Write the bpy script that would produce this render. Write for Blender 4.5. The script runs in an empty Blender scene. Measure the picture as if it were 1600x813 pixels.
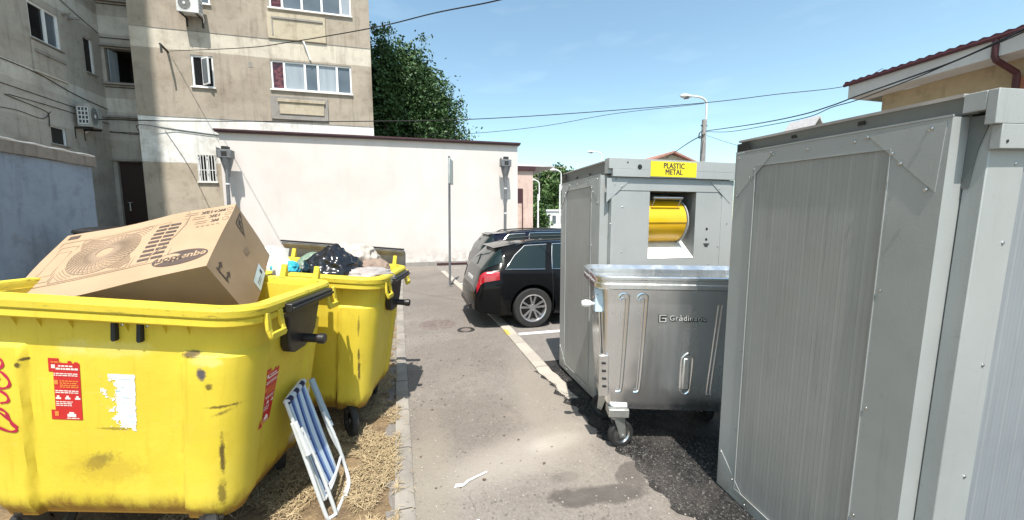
import bpy, bmesh, math, random
import numpy as np
from mathutils import Vector, Matrix, Euler, noise as mnoise
random.seed(7); RNG = np.random.default_rng(7)
PI = math.pi; R = math.radians
S = bpy.context.scene
COL = S.collection

# ------------------------------------------------------------------ render / world / camera
S.render.engine = 'CYCLES'
S.view_settings.view_transform = 'Standard'; S.view_settings.look = 'None'
S.view_settings.gamma = 1.0; S.view_settings.use_curve_mapping = False
S.view_settings.exposure = 0.62
S.cycles.max_bounces = 8; S.cycles.use_denoising = True
SUN_EL, SUN_REL = R(64), R(10)          # sun behind the camera, a little to its left
W = bpy.data.worlds.new("World"); S.world = W; W.use_nodes = True
nt = W.node_tree; nt.nodes.clear()
sky = nt.nodes.new('ShaderNodeTexSky'); sky.sky_type = 'NISHITA'; sky.sun_disc = False
sky.sun_elevation = SUN_EL; sky.sun_rotation = PI + SUN_REL
sky.air_density = 1.0; sky.dust_density = 1.0; sky.ozone_density = 0.6; sky.altitude = 80
bg = nt.nodes.new('ShaderNodeBackground'); bg.inputs['Strength'].default_value = 0.145
out = nt.nodes.new('ShaderNodeOutputWorld')
# thin wisps of cloud mixed into the sky itself
tc = nt.nodes.new('ShaderNodeTexCoord'); mp = nt.nodes.new('ShaderNodeMapping'); mp.inputs['Scale'].default_value = (2.2, 2.2, 9)
nz = nt.nodes.new('ShaderNodeTexNoise'); nz.inputs['Scale'].default_value = 2.1; nz.inputs['Detail'].default_value = 5
cr = nt.nodes.new('ShaderNodeMapRange'); cr.inputs[1].default_value = .56; cr.inputs[2].default_value = .86; cr.inputs[4].default_value = .08
mx = nt.nodes.new('ShaderNodeMix'); mx.data_type = 'RGBA'; mx.inputs['B'].default_value = (7.5, 8.2, 8.6, 1)
nt.links.new(tc.outputs['Generated'], mp.inputs[0]); nt.links.new(mp.outputs[0], nz.inputs[0]); nt.links.new(nz.outputs[0], cr.inputs[0])
nt.links.new(cr.outputs[0], mx.inputs['Factor']); nt.links.new(sky.outputs[0], mx.inputs['A'])
tint = nt.nodes.new('ShaderNodeMix'); tint.data_type = 'RGBA'; tint.blend_type = 'MULTIPLY'; tint.inputs['Factor'].default_value = 1; tint.inputs['B'].default_value = (1.16, 1.26, 1.10, 1)
nt.links.new(mx.outputs['Result'], tint.inputs['A']); nt.links.new(tint.outputs['Result'], bg.inputs[0]); nt.links.new(bg.outputs[0], out.inputs[0])

sd = bpy.data.lights.new('sun', 'SUN'); sd.energy = 4.8; sd.angle = R(.5); sd.color = (1, .955, .88)
so = bpy.data.objects.new('sun', sd); COL.objects.link(so)
trav = Vector((math.sin(SUN_REL) * math.cos(SUN_EL), math.cos(SUN_REL) * math.cos(SUN_EL), -math.sin(SUN_EL)))
so.rotation_euler = trav.to_track_quat('-Z', 'Y').to_euler(); so.location = (-5, -12, 30)

yaw, pit, rol = R(-14.2), R(-5.9), R(.3)
fwd = Vector((-math.sin(yaw) * math.cos(pit), math.cos(yaw) * math.cos(pit), math.sin(pit)))
rt = Vector((math.cos(yaw), math.sin(yaw), 0)); up = rt.cross(fwd)
r2 = rt * math.cos(rol) - up * math.sin(rol); u2 = rt * math.sin(rol) + up * math.cos(rol)
cd = bpy.data.cameras.new('camera'); cd.sensor_width = 36; cd.lens = 36 * 590 / 1600; cd.clip_start = .05; cd.clip_end = 2000
co = bpy.data.objects.new('camera', cd); COL.objects.link(co)
mw = Matrix((r2, u2, -fwd)).transposed().to_4x4(); mw.translation = (0, 0, 1.72); co.matrix_world = mw
S.camera = co

# ------------------------------------------------------------------ materials
class NT:
    def __init__(s, name):
        s.m = bpy.data.materials.new(name); s.m.use_nodes = True; s.t = s.m.node_tree
        s.b = s.t.nodes['Principled BSDF']; s.tc = s.t.nodes.new('ShaderNodeTexCoord').outputs['Object']; s._xyz = None
    def n(s, ty, **kw):
        x = s.t.nodes.new(ty)
        for k, v in kw.items(): setattr(x, k, v)
        return x
    def set(s, sock, v):
        if isinstance(v, bpy.types.NodeSocket): s.t.links.new(v, sock)
        else:
            if hasattr(sock.default_value, '__len__') and not isinstance(v, (int, float)) and len(v) == 3 and len(sock.default_value) == 4: v = (*v, 1)
            sock.default_value = v
    def math(s, op, a, b=0, c=0):
        x = s.n('ShaderNodeMath', operation=op); s.set(x.inputs[0], a); s.set(x.inputs[1], b); s.set(x.inputs[2], c); return x.outputs[0]
    def rng(s, v, a, b, c=0., d=1., smooth=True):
        x = s.n('ShaderNodeMapRange'); x.interpolation_type = 'SMOOTHSTEP' if smooth else 'LINEAR'
        for i, q in enumerate((v, a, b, c, d)): s.set(x.inputs[i], q)
        return x.outputs[0]
    def mix(s, f, a, b, mode='MIX'):
        x = s.n('ShaderNodeMix', data_type='RGBA', blend_type=mode)
        s.set(x.inputs['Factor'], f); s.set(x.inputs['A'], a); s.set(x.inputs['B'], b); return x.outputs['Result']
    def noise(s, sc, det=4, rough=.55, stretch=None, dist=0):
        x = s.n('ShaderNodeTexNoise'); x.inputs['Scale'].default_value = sc; x.inputs['Detail'].default_value = det
        x.inputs['Roughness'].default_value = rough; x.inputs['Distortion'].default_value = dist
        v = s.tc
        if stretch:
            mpn = s.n('ShaderNodeMapping'); mpn.inputs['Scale'].default_value = stretch; s.t.links.new(v, mpn.inputs[0]); v = mpn.outputs[0]
        s.t.links.new(v, x.inputs['Vector']); return x.outputs[0]
    def vor(s, sc, feat='F1'):
        x = s.n('ShaderNodeTexVoronoi', feature=feat); x.inputs['Scale'].default_value = sc; s.t.links.new(s.tc, x.inputs['Vector']); return x
    @property
    def xyz(s):
        if s._xyz is None:
            x = s.n('ShaderNodeSeparateXYZ'); s.t.links.new(s.tc, x.inputs[0]); s._xyz = dict(x=x.outputs[0], y=x.outputs[1], z=x.outputs[2])
        return s._xyz
    def ell(s, ax, c, r, rot=0, amt=.5, nsc=9, soft=.25, alpha=1., nz=None):
        u = s.math('SUBTRACT', s.xyz[ax[0]], c[0]); v = s.math('SUBTRACT', s.xyz[ax[1]], c[1]); cs, sn = math.cos(rot), math.sin(rot)
        a = s.math('ADD', s.math('MULTIPLY', u, cs / r[0]), s.math('MULTIPLY', v, sn / r[0]))
        b = s.math('ADD', s.math('MULTIPLY', u, -sn / r[1]), s.math('MULTIPLY', v, cs / r[1]))
        d = s.math('SQRT', s.math('ADD', s.math('MULTIPLY', a, a), s.math('MULTIPLY', b, b)))
        nn = nz if nz is not None else s.noise(nsc, 5, .6)
        d = s.math('ADD', d, s.math('MULTIPLY', s.math('SUBTRACT', nn, .5), amt * 2))
        return s.math('MULTIPLY', s.rng(d, 1 + soft, 1 - soft), alpha)
    def fin(s, col, rough=.6, metal=0., bump=None, bst=.3, bdist=.01, spec=.5, coat=0, nodes=None):
        s.set(s.b.inputs['Base Color'], col); s.set(s.b.inputs['Roughness'], rough); s.set(s.b.inputs['Metallic'], metal)
        s.b.inputs['Specular IOR Level'].default_value = spec; s.b.inputs['Coat Weight'].default_value = coat; s.b.inputs['Coat Roughness'].default_value = .03
        if bump is not None:
            x = s.n('ShaderNodeBump'); x.inputs['Strength'].default_value = bst; x.inputs['Distance'].default_value = bdist
            s.t.links.new(bump, x.inputs['Height']); s.t.links.new(x.outputs[0], s.b.inputs['Normal'])
        return s.m

def simple(name, col, rough=.6, metal=0., var=.18, sc=6, bump=0., bsc=90, coat=0, spec=.5, fine=.06):
    k = NT(name); n1 = k.noise(sc, 6, .6); n2 = k.noise(sc * 14, 3)
    f = k.math('ADD', k.rng(n1, .3, .7, 1 - var, 1 + var, False), k.math('MULTIPLY', k.math('SUBTRACT', n2, .5), fine * 2))
    cc = k.n('ShaderNodeVectorMath', operation='SCALE'); cc.inputs[0].default_value = col; k.t.links.new(f, cc.inputs['Scale'])
    return k.fin(cc.outputs[0], k.rng(n1, .3, .7, rough * .88, min(1, rough * 1.12), False), metal, k.noise(bsc, 3) if bump else None, bump, .01, spec, coat)

M = {}
M['black_plastic'] = simple('black_plastic', (.018, .016, .016), .42, bump=.1)
M['rubber'] = simple('rubber', (.02, .02, .02), .75)
M['dark_metal'] = simple('dark_metal', (.05, .048, .045), .5, .6)
M['steel'] = simple('steel', (.55, .55, .54), .32, 1.0)
M['zinc'] = simple('zinc', (.5, .5, .48), .45, .85)
M['zinc_letter'] = simple('zinc_letter', (.52, .52, .50), .4, .2)
M['white_paint'] = simple('white_paint', (.78, .78, .76), .5, var=.08)
M['white_pvc'] = simple('white_pvc', (.82, .82, .82), .35, var=.05)
M['cable'] = simple('cable', (.012, .012, .013), .6)
M['red_trim'] = simple('red_trim', (.055, .018, .022), .5)
M['red_print'] = simple('red_print', (.50, .02, .02), .5, var=.1)
M['print_pale'] = simple('print_pale', (.8, .66, .6), .6)
M['print_orange'] = simple('print_orange', (.75, .22, .04), .6)
M['print_white'] = simple('print_white', (.8, .8, .78), .55)
M['print_ink'] = simple('print_ink', (.075, .05, .04), .75, var=.25)
M['ink_light'] = simple('ink_light', (.26, .18, .12), .8, var=.2)
M['graffiti'] = simple('graffiti', (.42, .012, .05), .5)
M['label_blue'] = simple('label_blue', (.55, .66, .74), .4)
M['glass'] = None
k = NT('window_glass'); M['glass'] = k.fin(k.mix(k.noise(1.3, 2), (.05, .065, .08), (.16, .19, .22)), .06, 0, spec=.7)
k = NT('dark_glass'); M['dark_glass'] = k.fin((.012, .012, .014), .08)
k = NT('curtain_glass'); M['curtain'] = k.fin(k.mix(k.noise(9, 2, stretch=(1, 1, .1)), (.22, .25, .29), (.40, .44, .47)), .1, 0, spec=.6)
k = NT('red_curtain'); M['red_curtain'] = k.fin(k.mix(k.rng(k.noise(8, 2), .4, .6), (.05, .012, .02), (.16, .05, .05)), .12)
M['dark_void'] = simple('dark_void', (.025, .022, .02), .9)
M['door_brown'] = simple('door_brown', (.035, .016, .013), .6)
M['aircon_white'] = simple('aircon_white', (.62, .63, .61), .5, var=.12, sc=3)
M['aircon_fan'] = simple('aircon_fan', (.06, .06, .06), .6)

def plaster(name, base, stain, bands=None, sc=1.2):
    k = NT(name); c = base
    if bands:
        wob = k.math('ADD', k.xyz['z'], k.math('MULTIPLY', k.math('SUBTRACT', k.noise(2.5, 4), .5), .06))
        for z0, col in bands: c = k.mix(k.rng(wob, z0 - .012, z0 + .012), c, col)
    c = k.mix(k.math('MULTIPLY', k.rng(k.noise(sc, 7, .62), .48, .72), .5), c, stain)
    c = k.mix(k.math('MULTIPLY', k.rng(k.noise(1.1, 6, .65, (5, 5, .5)), .50, .72), .6), c, (.60, .58, .56), 'MULTIPLY')
    c = k.mix(k.math('MULTIPLY', k.rng(k.noise(2.6, 8, .72), .5, .66), .45), c, (.66, .63, .60), 'MULTIPLY')
    c = k.mix(k.math('MULTIPLY', k.rng(k.noise(9, 5, .7), .5, .8), .4), c, (.7, .68, .66), 'MULTIPLY')
    c = k.mix(k.math('MULTIPLY', k.rng(k.noise(.7, 6, .7), .42, .62), .55), c, (1.18, 1.17, 1.15), 'MULTIPLY')
    c = k.mix(k.math('MULTIPLY', k.rng(k.noise(.45, 5, .65, (1, 1, 1.6)), .5, .66), .5), c, (.74, .71, .68), 'MULTIPLY')
    return k.fin(c, .92, 0, k.noise(38, 6, .7), .35, .02, .2)
TAUPE, LIGHT = (.37, .32, .262), (.56, .51, .43)
M['facade'] = plaster('facade_render', (.43, .37, .295), (.31, .26, .21), [(3.75, (.74, .73, .70)), (5.25, TAUPE), (7.40, LIGHT), (8.03, TAUPE), (10.1, LIGHT), (10.73, TAUPE)])
M['facade_side'] = plaster('facade_side_render', (.41, .375, .33), (.30, .27, .24), [(4.6, (.47, .435, .39)), (5.55, (.55, .52, .47)), (6.0, (.41, .375, .33)), (8.1, (.55, .52, .47)), (8.7, (.41, .375, .33))])
M['panel_render'] = plaster('panel_render', (.48, .42, .32), (.36, .30, .22), sc=3)
M['grey_render'] = plaster('grey_render', (.30, .28, .26), (.24, .22, .2), sc=3)
M['annex'] = plaster('annex_render', (.25, .30, .37), (.19, .235, .29), sc=2)
M['annex_cap_shaded'] = plaster('annex_cap_shaded', (.24, .215, .19), (.17, .15, .13), sc=3)  # coping colour lowered to stand in for the shade it lies in
k = NT('white_wall_render')
c = k.mix(k.rng(k.noise(.8, 6, .6), .35, .7), (.675, .622, .59), (.615, .566, .535))
c = k.mix(k.math('MULTIPLY', k.rng(k.noise(.9, 6, .65, (3.5, 3.5, .35)), .5, .78), .35), c, (.8, .78, .77), 'MULTIPLY')
c = k.mix(k.math('MULTIPLY', k.rng(k.xyz['z'], .9, .0), k.rng(k.noise(5, 5), .4, .7)), c, (.42, .38, .35))
M['white_wall'] = k.fin(c, .9, 0, k.noise(50, 5, .7), .2, .01, .2)
M['pink_wall'] = plaster('pink_wall', (.62, .47, .41), (.55, .42, .37), sc=.8)
M['house_wall'] = plaster('house_wall', (.46, .36, .23), (.42, .32, .2), sc=.6)
M['soffit'] = simple('soffit', (.60, .58, .55), .8, var=.08, sc=2)
M['brick'] = simple('orange_render', (.42, .16, .09), .85)
M['roof_red'] = simple('roof_red', (.075, .02, .026), .5, sc=3)
M['far_roof'] = simple('far_roof', (.35, .17, .13), .8)
M['grey_roof'] = simple('grey_roof', (.42, .4, .4), .8)
M['galv_pole'] = simple('galvanised_pole', (.17, .175, .185), .55, .3)
M['concrete_pole'] = simple('concrete_pole', (.30, .28, .27), .85, bump=.2)

# yellow plastic with its own dirt and scuffs
def yellow(name, marks=()):
    k = NT(name); c = k.mix(k.rng(k.noise(2.2, 5), .3, .7), (.61, .47, .040), (.70, .54, .052))
    c = k.mix(k.math('MULTIPLY', k.rng(k.noise(7, 7, .68, (1, 1, .6)), .56, .78), .45), c, (.50, .33, .03))
    c = k.mix(k.math('MULTIPLY', k.rng(k.noise(1.6, 6, .65), .45, .7), .22), c, (.72, .60, .12))
    c = k.mix(k.math('MULTIPLY', k.rng(k.noise(3, 6, .7, (9, 9, .5)), .54, .74), .38), c, (.72, .66, .5), 'MULTIPLY')
    c = k.mix(k.math('MULTIPLY', k.rng(k.noise(30, 4, .75, (.45, .45, 8)), .64, .71), .5), c, (.40, .30, .05))
    c = k.mix(k.math('MULTIPLY', k.rng(k.noise(22, 4, .75, (.4, .4, 10)), .66, .72), .45), c, (.80, .72, .36))
    sp = k.noise(26, 6, .7)
    c = k.mix(k.math('MULTIPLY', k.rng(sp, .69, .76), .75), c, (.10, .07, .03))
    wn = k.math('ADD', k.math('MULTIPLY', k.noise(16, 4, .6), .5), k.math('MULTIPLY', k.noise(75, 6, .75), .5))
    for kind, cc, rr, rot, col, al in marks:
        c = k.mix(k.ell(kind, cc, tuple(q * 1.15 for q in rr), rot, 1.9, 14, .45, al, wn), c, col)
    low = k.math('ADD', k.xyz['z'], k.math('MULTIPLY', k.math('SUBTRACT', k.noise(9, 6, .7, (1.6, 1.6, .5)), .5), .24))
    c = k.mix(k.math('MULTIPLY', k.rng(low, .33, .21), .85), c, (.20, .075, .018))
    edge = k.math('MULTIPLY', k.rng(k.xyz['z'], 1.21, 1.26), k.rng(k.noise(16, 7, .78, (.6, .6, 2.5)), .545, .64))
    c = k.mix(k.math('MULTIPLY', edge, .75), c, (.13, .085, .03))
    return k.fin(c, k.rng(sp, .3, .7, .45, .66), 0, k.math('ADD', k.math('MULTIPLY', k.noise(2.2, 3), 10), k.noise(60, 5, .7)), .14, .006, .35)
DK = (.07, .045, .02); WH = (.78, .76, .70)
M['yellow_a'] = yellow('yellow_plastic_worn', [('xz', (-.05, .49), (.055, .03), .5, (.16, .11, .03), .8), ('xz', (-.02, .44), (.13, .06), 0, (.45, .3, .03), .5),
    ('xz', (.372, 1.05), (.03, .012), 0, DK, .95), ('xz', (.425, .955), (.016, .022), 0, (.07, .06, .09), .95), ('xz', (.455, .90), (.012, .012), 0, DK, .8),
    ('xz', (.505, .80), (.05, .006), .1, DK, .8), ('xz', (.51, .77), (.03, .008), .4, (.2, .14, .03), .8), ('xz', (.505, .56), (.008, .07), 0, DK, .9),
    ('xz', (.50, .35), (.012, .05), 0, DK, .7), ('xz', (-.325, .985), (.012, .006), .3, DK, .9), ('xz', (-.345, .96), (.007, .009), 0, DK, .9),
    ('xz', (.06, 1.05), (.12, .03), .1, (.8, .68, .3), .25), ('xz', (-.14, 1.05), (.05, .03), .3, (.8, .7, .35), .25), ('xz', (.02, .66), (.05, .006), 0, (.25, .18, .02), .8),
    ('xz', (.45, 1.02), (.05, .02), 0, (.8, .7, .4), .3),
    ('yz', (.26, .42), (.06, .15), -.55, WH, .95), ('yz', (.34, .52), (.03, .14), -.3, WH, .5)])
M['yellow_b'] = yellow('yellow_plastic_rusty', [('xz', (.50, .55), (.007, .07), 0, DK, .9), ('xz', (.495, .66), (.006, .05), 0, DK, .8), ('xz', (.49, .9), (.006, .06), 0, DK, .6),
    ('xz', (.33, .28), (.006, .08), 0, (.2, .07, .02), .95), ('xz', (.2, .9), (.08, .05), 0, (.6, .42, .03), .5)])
M['dark_bin'] = simple('dark_bin_plastic', (.03, .03, .032), .5)
M['lid_grey'] = simple('lid_grey_brown', (.36, .325, .30), .6, var=.3, sc=5)

# container sheet metals
k = NT('silver_coated_sheet'); c = k.mix(k.rng(k.noise(1.6, 4), .3, .7), (.345, .357, .35), (.39, .402, .395))
c = k.mix(k.math('MULTIPLY', k.rng(k.noise(18, 6, .7), .58, .76), .32), c, (.6, .6, .58), 'MULTIPLY')
c = k.mix(k.math('MULTIPLY', k.rng(k.noise(2.2, 6, .7, (9, 9, .45)), .55, .75), .30), c, (.66, .64, .6), 'MULTIPLY')
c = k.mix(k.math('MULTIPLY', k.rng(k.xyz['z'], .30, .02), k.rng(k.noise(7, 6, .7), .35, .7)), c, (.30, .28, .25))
c = k.mix(k.math('MULTIPLY', k.rng(k.noise(60, 3, .7, (1, 1, 6)), .70, .76), .5), c, (.62, .63, .62))
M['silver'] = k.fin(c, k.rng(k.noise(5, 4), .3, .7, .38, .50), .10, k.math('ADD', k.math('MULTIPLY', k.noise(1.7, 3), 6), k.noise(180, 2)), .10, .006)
def ribbed(name, ax, ca, cb, period=.022):
    k = NT(name)
    w = k.math('SINE', k.math('MULTIPLY', k.xyz[ax], 2 * PI / period)); pin = k.rng(w, .55, .95)
    seam = k.rng(k.math('ABSOLUTE', k.math('SUBTRACT', k.math('FRACT', k.math('MULTIPLY', k.xyz[ax], 1 / (period * 4))), .5)), .06, .02)
    c = k.mix(k.rng(k.noise(1.5, 5, .6), .3, .7), ca, cb)
    c = k.mix(k.math('MULTIPLY', k.rng(k.noise(34, 3, .6, (1, 1, .06)), .5, .7), .3), c, (.66, .66, .66), 'MULTIPLY')
    c = k.mix(k.math('MULTIPLY', seam, .15), c, (.55, .54, .52))
    c = k.mix(k.math('MULTIPLY', pin, .16), c, (.6, .6, .6), 'MULTIPLY')
    return k.fin(c, k.rng(k.noise(4, 4), .3, .7, .38, .5), .12, k.math('ADD', pin, k.math('MULTIPLY', k.noise(120, 2), .3)), .22, .0015)
M['fascia_shade'] = simple('fascia_shade', (.15, .158, .152), .5, .1, var=.1)  # darker than the other sheets: shade on the fascia put into its colour
M['ribbed_side'] = ribbed('ribbed_side_sheet', 'y', (.35, .352, .34), (.31, .312, .302))
M['ribbed_front'] = ribbed('ribbed_front_sheet', 'x', (.29, .31, .33), (.26, .278, .298))
M['drum_yellow'] = simple('drum_yellow', (.78, .44, .01), .35, var=.06, coat=.3)
M['sign_yellow'] = simple('sign_yellow', (.80, .66, .02), .45, var=.04)
# galvanised bin: streaky reflective zinc
k = NT('galvanised_sheet'); sp = k.vor(55)
c = k.mix(k.rng(k.noise(2, 4), .3, .7), (.82, .83, .84), (.76, .77, .78))
c = k.mix(k.math('MULTIPLY', k.rng(k.noise(3, 6, .65, (3.5, 3.5, .25)), .45, .75), .4), c, (.75, .72, .67), 'MULTIPLY')
M['galv'] = k.fin(c, k.rng(k.noise(3, 4, .6, (3, 3, .4)), .3, .75, .17, .32), .95, k.noise(2.6, 2, .5), .25, .02)

# cars
def paint(name, col): return simple(name, col, .10, 0, var=.05, coat=.05, fine=.0, spec=.14)
M['car_black'] = paint('car_paint_black', (.006, .0062, .007)); M['car_navy'] = paint('car_paint_navy', (.008, .010, .020))
k = NT('car_glass'); M['car_glass'] = k.fin((.010, .020, .022), .04, 0, spec=.35, coat=.0)
k = NT('tail_lamp_red'); M['lamp_red'] = k.fin(k.mix(k.rng(k.noise(6, 2), .4, .6), (.30, .004, .010), (.42, .012, .02)), .15, 0, coat=1)
M['chrome'] = simple('chrome', (.7, .7, .72), .12, 1, var=.03); M['alloy'] = simple('alloy_wheel', (.55, .53, .54), .3, .8, var=.05)
M['plate'] = simple('plate_white', (.7, .7, .7), .4)

# cardboard, cloth, bags
k = NT('cardboard'); w = k.math('SINE', k.math('MULTIPLY', k.xyz['x'], 900)); c = k.mix(k.rng(k.noise(3, 6), .3, .7), (.40, .28, .182), (.345, .24, .152))
c = k.mix(k.math('MULTIPLY', k.rng(k.noise(45, 5, .7), .62, .75), .4), c, (.3, .19, .1))
M['cardboard'] = k.fin(c, .85, 0, k.math('ADD', w, k.math('MULTIPLY', k.noise(20, 4), 3)), .05, .003, .2)
k = NT('striped_canvas'); f = k.math('FRACT', k.math('MULTIPLY', k.xyz['x'], 1 / .098))
c = k.mix(k.rng(f, .34, .38), (.55, .66, .76), (.035, .075, .24)); c = k.mix(k.rng(f, .62, .66), c, (.16, .26, .50)); c = k.mix(k.rng(f, .86, .9), c, (.55, .66, .76))
c = k.mix(k.math('MULTIPLY', k.rng(k.noise(5, 5), .45, .7), .12), c, (.5, .58, .66))
M['canvas'] = k.fin(c, .8, 0, k.noise(220, 2), .3, .003, .2)
k = NT('navy_roll'); f = k.math('FRACT', k.math('MULTIPLY', k.xyz['x'], 1 / .11)); M['navy_roll'] = k.fin(k.mix(k.rng(f, .5, .55), (.012, .016, .06), (.5, .55, .62)), .75)
M['chair_tube'] = simple('chair_tube_white', (.56, .575, .575), .35, var=.12, sc=9)
M['chair_grey'] = simple('chair_arm_grey', (.30, .37, .42), .5)
def bagmat(name, col, rough, spec=.6): return simple(name, col, rough, 0, var=.2, sc=9, spec=spec)
M['bag_black'] = bagmat('bag_black', (.010, .010, .012), .22); M['bag_turq'] = bagmat('bag_turquoise', (.05, .42, .55), .35)
M['bag_clear'] = bagmat('bag_clear', (.36, .32, .30), .3); M['bag_white'] = bagmat('bag_white', (.78, .77, .76), .5)
M['card_brown'] = bagmat('card_brown', (.24, .17, .13), .8); M['bag_green'] = bagmat('bag_green', (.16, .22, .16), .4); M['bag_beige'] = bagmat('bag_beige', (.48, .42, .36), .6)

# ground materials
def asphalt(name, ca, cb, dust=True, extra=None):
    k = NT(name); fine = k.noise(170, 3, .6)
    c = k.mix(k.rng(k.noise(.7, 7, .62), .3, .7), ca, cb)
    v = k.vor(95); c = k.mix(k.math('MULTIPLY', k.rng(v.outputs['Color'], .35, .9), .28), c, (.32, .295, .265))
    c = k.mix(k.math('MULTIPLY', k.rng(fine, .5, .66), .45), c, (.55, .54, .54), 'MULTIPLY')
    c = k.mix(k.math('MULTIPLY', k.rng(k.noise(3.2, 7, .7), .56, .74), .5), c, (.62, .60, .60), 'MULTIPLY')
    st_ = k.vor(48); c = k.mix(k.math('MULTIPLY', k.math('MULTIPLY', k.rng(st_.outputs['Distance'], .42, .25), k.rng(st_.outputs['Color'], .58, .80)), .5), c, (.31, .282, .25))
    st2 = k.vor(34); c = k.mix(k.math('MULTIPLY', k.math('MULTIPLY', k.rng(st2.outputs['Distance'], .40, .25), k.rng(st2.outputs['Color'], .66, .82)), .55), c, (.075, .066, .06))
    c = k.mix(k.math('MULTIPLY', k.rng(k.noise(46, 5, .75), .52, .64), .5), c, (.66, .645, .63), 'MULTIPLY')
    cv = k.vor(1.6, 'DISTANCE_TO_EDGE'); cw = k.n('ShaderNodeVectorMath', operation='ADD'); k.t.links.new(k.tc, cw.inputs[0]); nv = k.n('ShaderNodeTexNoise'); nv.inputs['Scale'].default_value = 2.5; nv.inputs['Detail'].default_value = 6; k.t.links.new(k.tc, nv.inputs['Vector']); k.t.links.new(nv.outputs['Color'], cw.inputs[1]); k.t.links.new(cw.outputs[0], cv.inputs['Vector'])
    c = k.mix(k.math('MULTIPLY', k.math('MULTIPLY', k.rng(cv.outputs['Distance'], .010, .003), k.rng(k.noise(1.3, 3), .48, .6)), .6), c, (.07, .06, .055))
    c = k.mix(k.math('MULTIPLY', k.rng(k.noise(24, 6, .72), .60, .74), .5), c, (.5, .48, .47), 'MULTIPLY')
    c = k.mix(k.math('MULTIPLY', k.rng(k.noise(11, 6, .72), .60, .76), .5), c, (.40, .365, .325))
    if dust: c = k.mix(k.math('MULTIPLY', k.rng(k.noise(1.7, 6, .65, (1, .6, 1)), .52, .74), .45), c, (.30, .262, .222))
    rough = .93
    if extra: c, rough = extra(k, c)
    return k.fin(c, rough, 0, k.math('ADD', fine, k.math('MULTIPLY', k.noise(40, 5, .7), 1.2)), .7, .008, .25)
def path_marks(k, c):
    wn = k.noise(7, 7, .68)
    c = k.mix(k.ell('xy', (.72, 2.55), (.62, .22), .30, .55, 7, .6, .75, wn), c, (.36, .32, .28))
    c = k.mix(k.ell('xy', (1.0, 2.62), (.20, .09), .2, .45, 7, .6, .8, wn), c, (.46, .415, .365))
    c = k.mix(k.ell('xy', (.30, 3.1), (.5, .5), 0, .9, 7, .5, .30, wn), c, (.5, .46, .42), 'MULTIPLY')
    c = k.mix(k.ell('xy', (.4, 4.6), (.7, .8), 0, .9, 7, .5, .35, wn), c, (.66, .62, .6), 'MULTIPLY')
    c = k.mix(k.ell('xy', (.55, 10), (1.2, 4.2), 0, .5, 7, .5, .5, wn), c, (.62, .61, .62), 'MULTIPLY')
    c = k.mix(k.ell('xy', (1.12, 3.2), (.22, 1.1), -.06, .5, 7, .5, .5, wn), c, (.30, .265, .22))
    c = k.mix(k.ell('xy', (.02, 2.4), (.16, .8), -.05, .6, 7, .5, .55, wn), c, (.28, .245, .195))
    wl = k.noise(3.6, 7, .66)
    wet = k.math('MAXIMUM', k.ell('xy', (1.04, 2.02), (.36, .085), -.10, 1.15, 9, .22, 1, wl), k.ell('xy', (1.37, 2.14), (.15, .09), .6, 1.1, 9, .12, .85, wl))
    wet = k.math('MULTIPLY', k.math('MAXIMUM', wet, k.ell('xy', (.92, 2.22), (.10, .05), 0, .7, 9, .3, .35, wn)), k.rng(wn, .25, .6, .65, 1))
    c = k.mix(wet, c, (.105, .092, .083))
    return c, k.rng(wet, .2, .9, .93, .62)
M['path'] = asphalt('path_asphalt', (.195, .170, .150), (.252, .221, .194), True, path_marks)
M['ground'] = asphalt('ground_asphalt', (.19, .172, .158), (.225, .204, .186))
k = NT('concrete_kerb'); j = k.rng(k.math('ABSOLUTE', k.math('SUBTRACT', k.math('FRACT', k.math('MULTIPLY', k.xyz['y'], 1 / .62)), .5)), .012, .004)
c = k.mix(k.rng(k.noise(2.5, 7, .65), .3, .7), (.31, .28, .245), (.21, .19, .168)); c = k.mix(k.math('MULTIPLY', k.rng(k.noise(30, 5, .7), .55, .75), .5), c, (.6, .58, .55), 'MULTIPLY'); c = k.mix(j, c, (.07, .06, .05))
c = k.mix(k.ell('xy', (1.245, 6.05), (.10, .16), 0, .7, 12, .3, .9), c, (.55, .40, .03))
M['kerb'] = k.fin(c, .9, 0, k.noise(70, 5, .7), .3, .006, .2)
k = NT('concrete_kerb_pale'); j = k.rng(k.math('ABSOLUTE', k.math('SUBTRACT', k.math('FRACT', k.math('MULTIPLY', k.xyz['y'], 1 / .9)), .5)), .008, .003)
c = k.mix(k.rng(k.noise(2.5, 7, .65), .3, .7), (.44, .395, .34), (.34, .305, .265)); c = k.mix(k.math('MULTIPLY', k.rng(k.noise(26, 5, .7), .55, .75), .5), c, (.6, .58, .55), 'MULTIPLY'); c = k.mix(j, c, (.09, .08, .07))
c = k.mix(k.ell('xy', (1.26, 5.5), (.09, .14), 0, .8, 12, .3, .8), c, (.50, .37, .04))
M['kerb_pale'] = k.fin(c, .9, 0, k.noise(70, 5, .7), .3, .006, .2)
k = NT('dry_soil'); c = k.mix(k.rng(k.noise(5, 7, .65), .35, .68), (.25, .175, .10), (.12, .085, .055)); c = k.mix(k.rng(k.noise(60, 4, .7), .5, .7), c, (.33, .245, .14))
M['soil'] = k.fin(c, .95, 0, k.noise(45, 6, .7), .8, .02, .1)
k = NT('dry_straw'); M['straw'] = k.fin(k.mix(k.noise(16, 4), (.33, .245, .135), (.45, .355, .22)), .8, 0, spec=.2)
k = NT('black_gravel'); v = k.vor(75); v2 = k.vor(190)
c = k.mix(k.rng(v.outputs['Color'], .3, .95), (.010, .0095, .0095), (.058, .054, .052)); c = k.mix(k.math('MULTIPLY', k.rng(k.noise(2.2, 5), .45, .75), .5), c, (.15, .13, .115))
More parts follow.
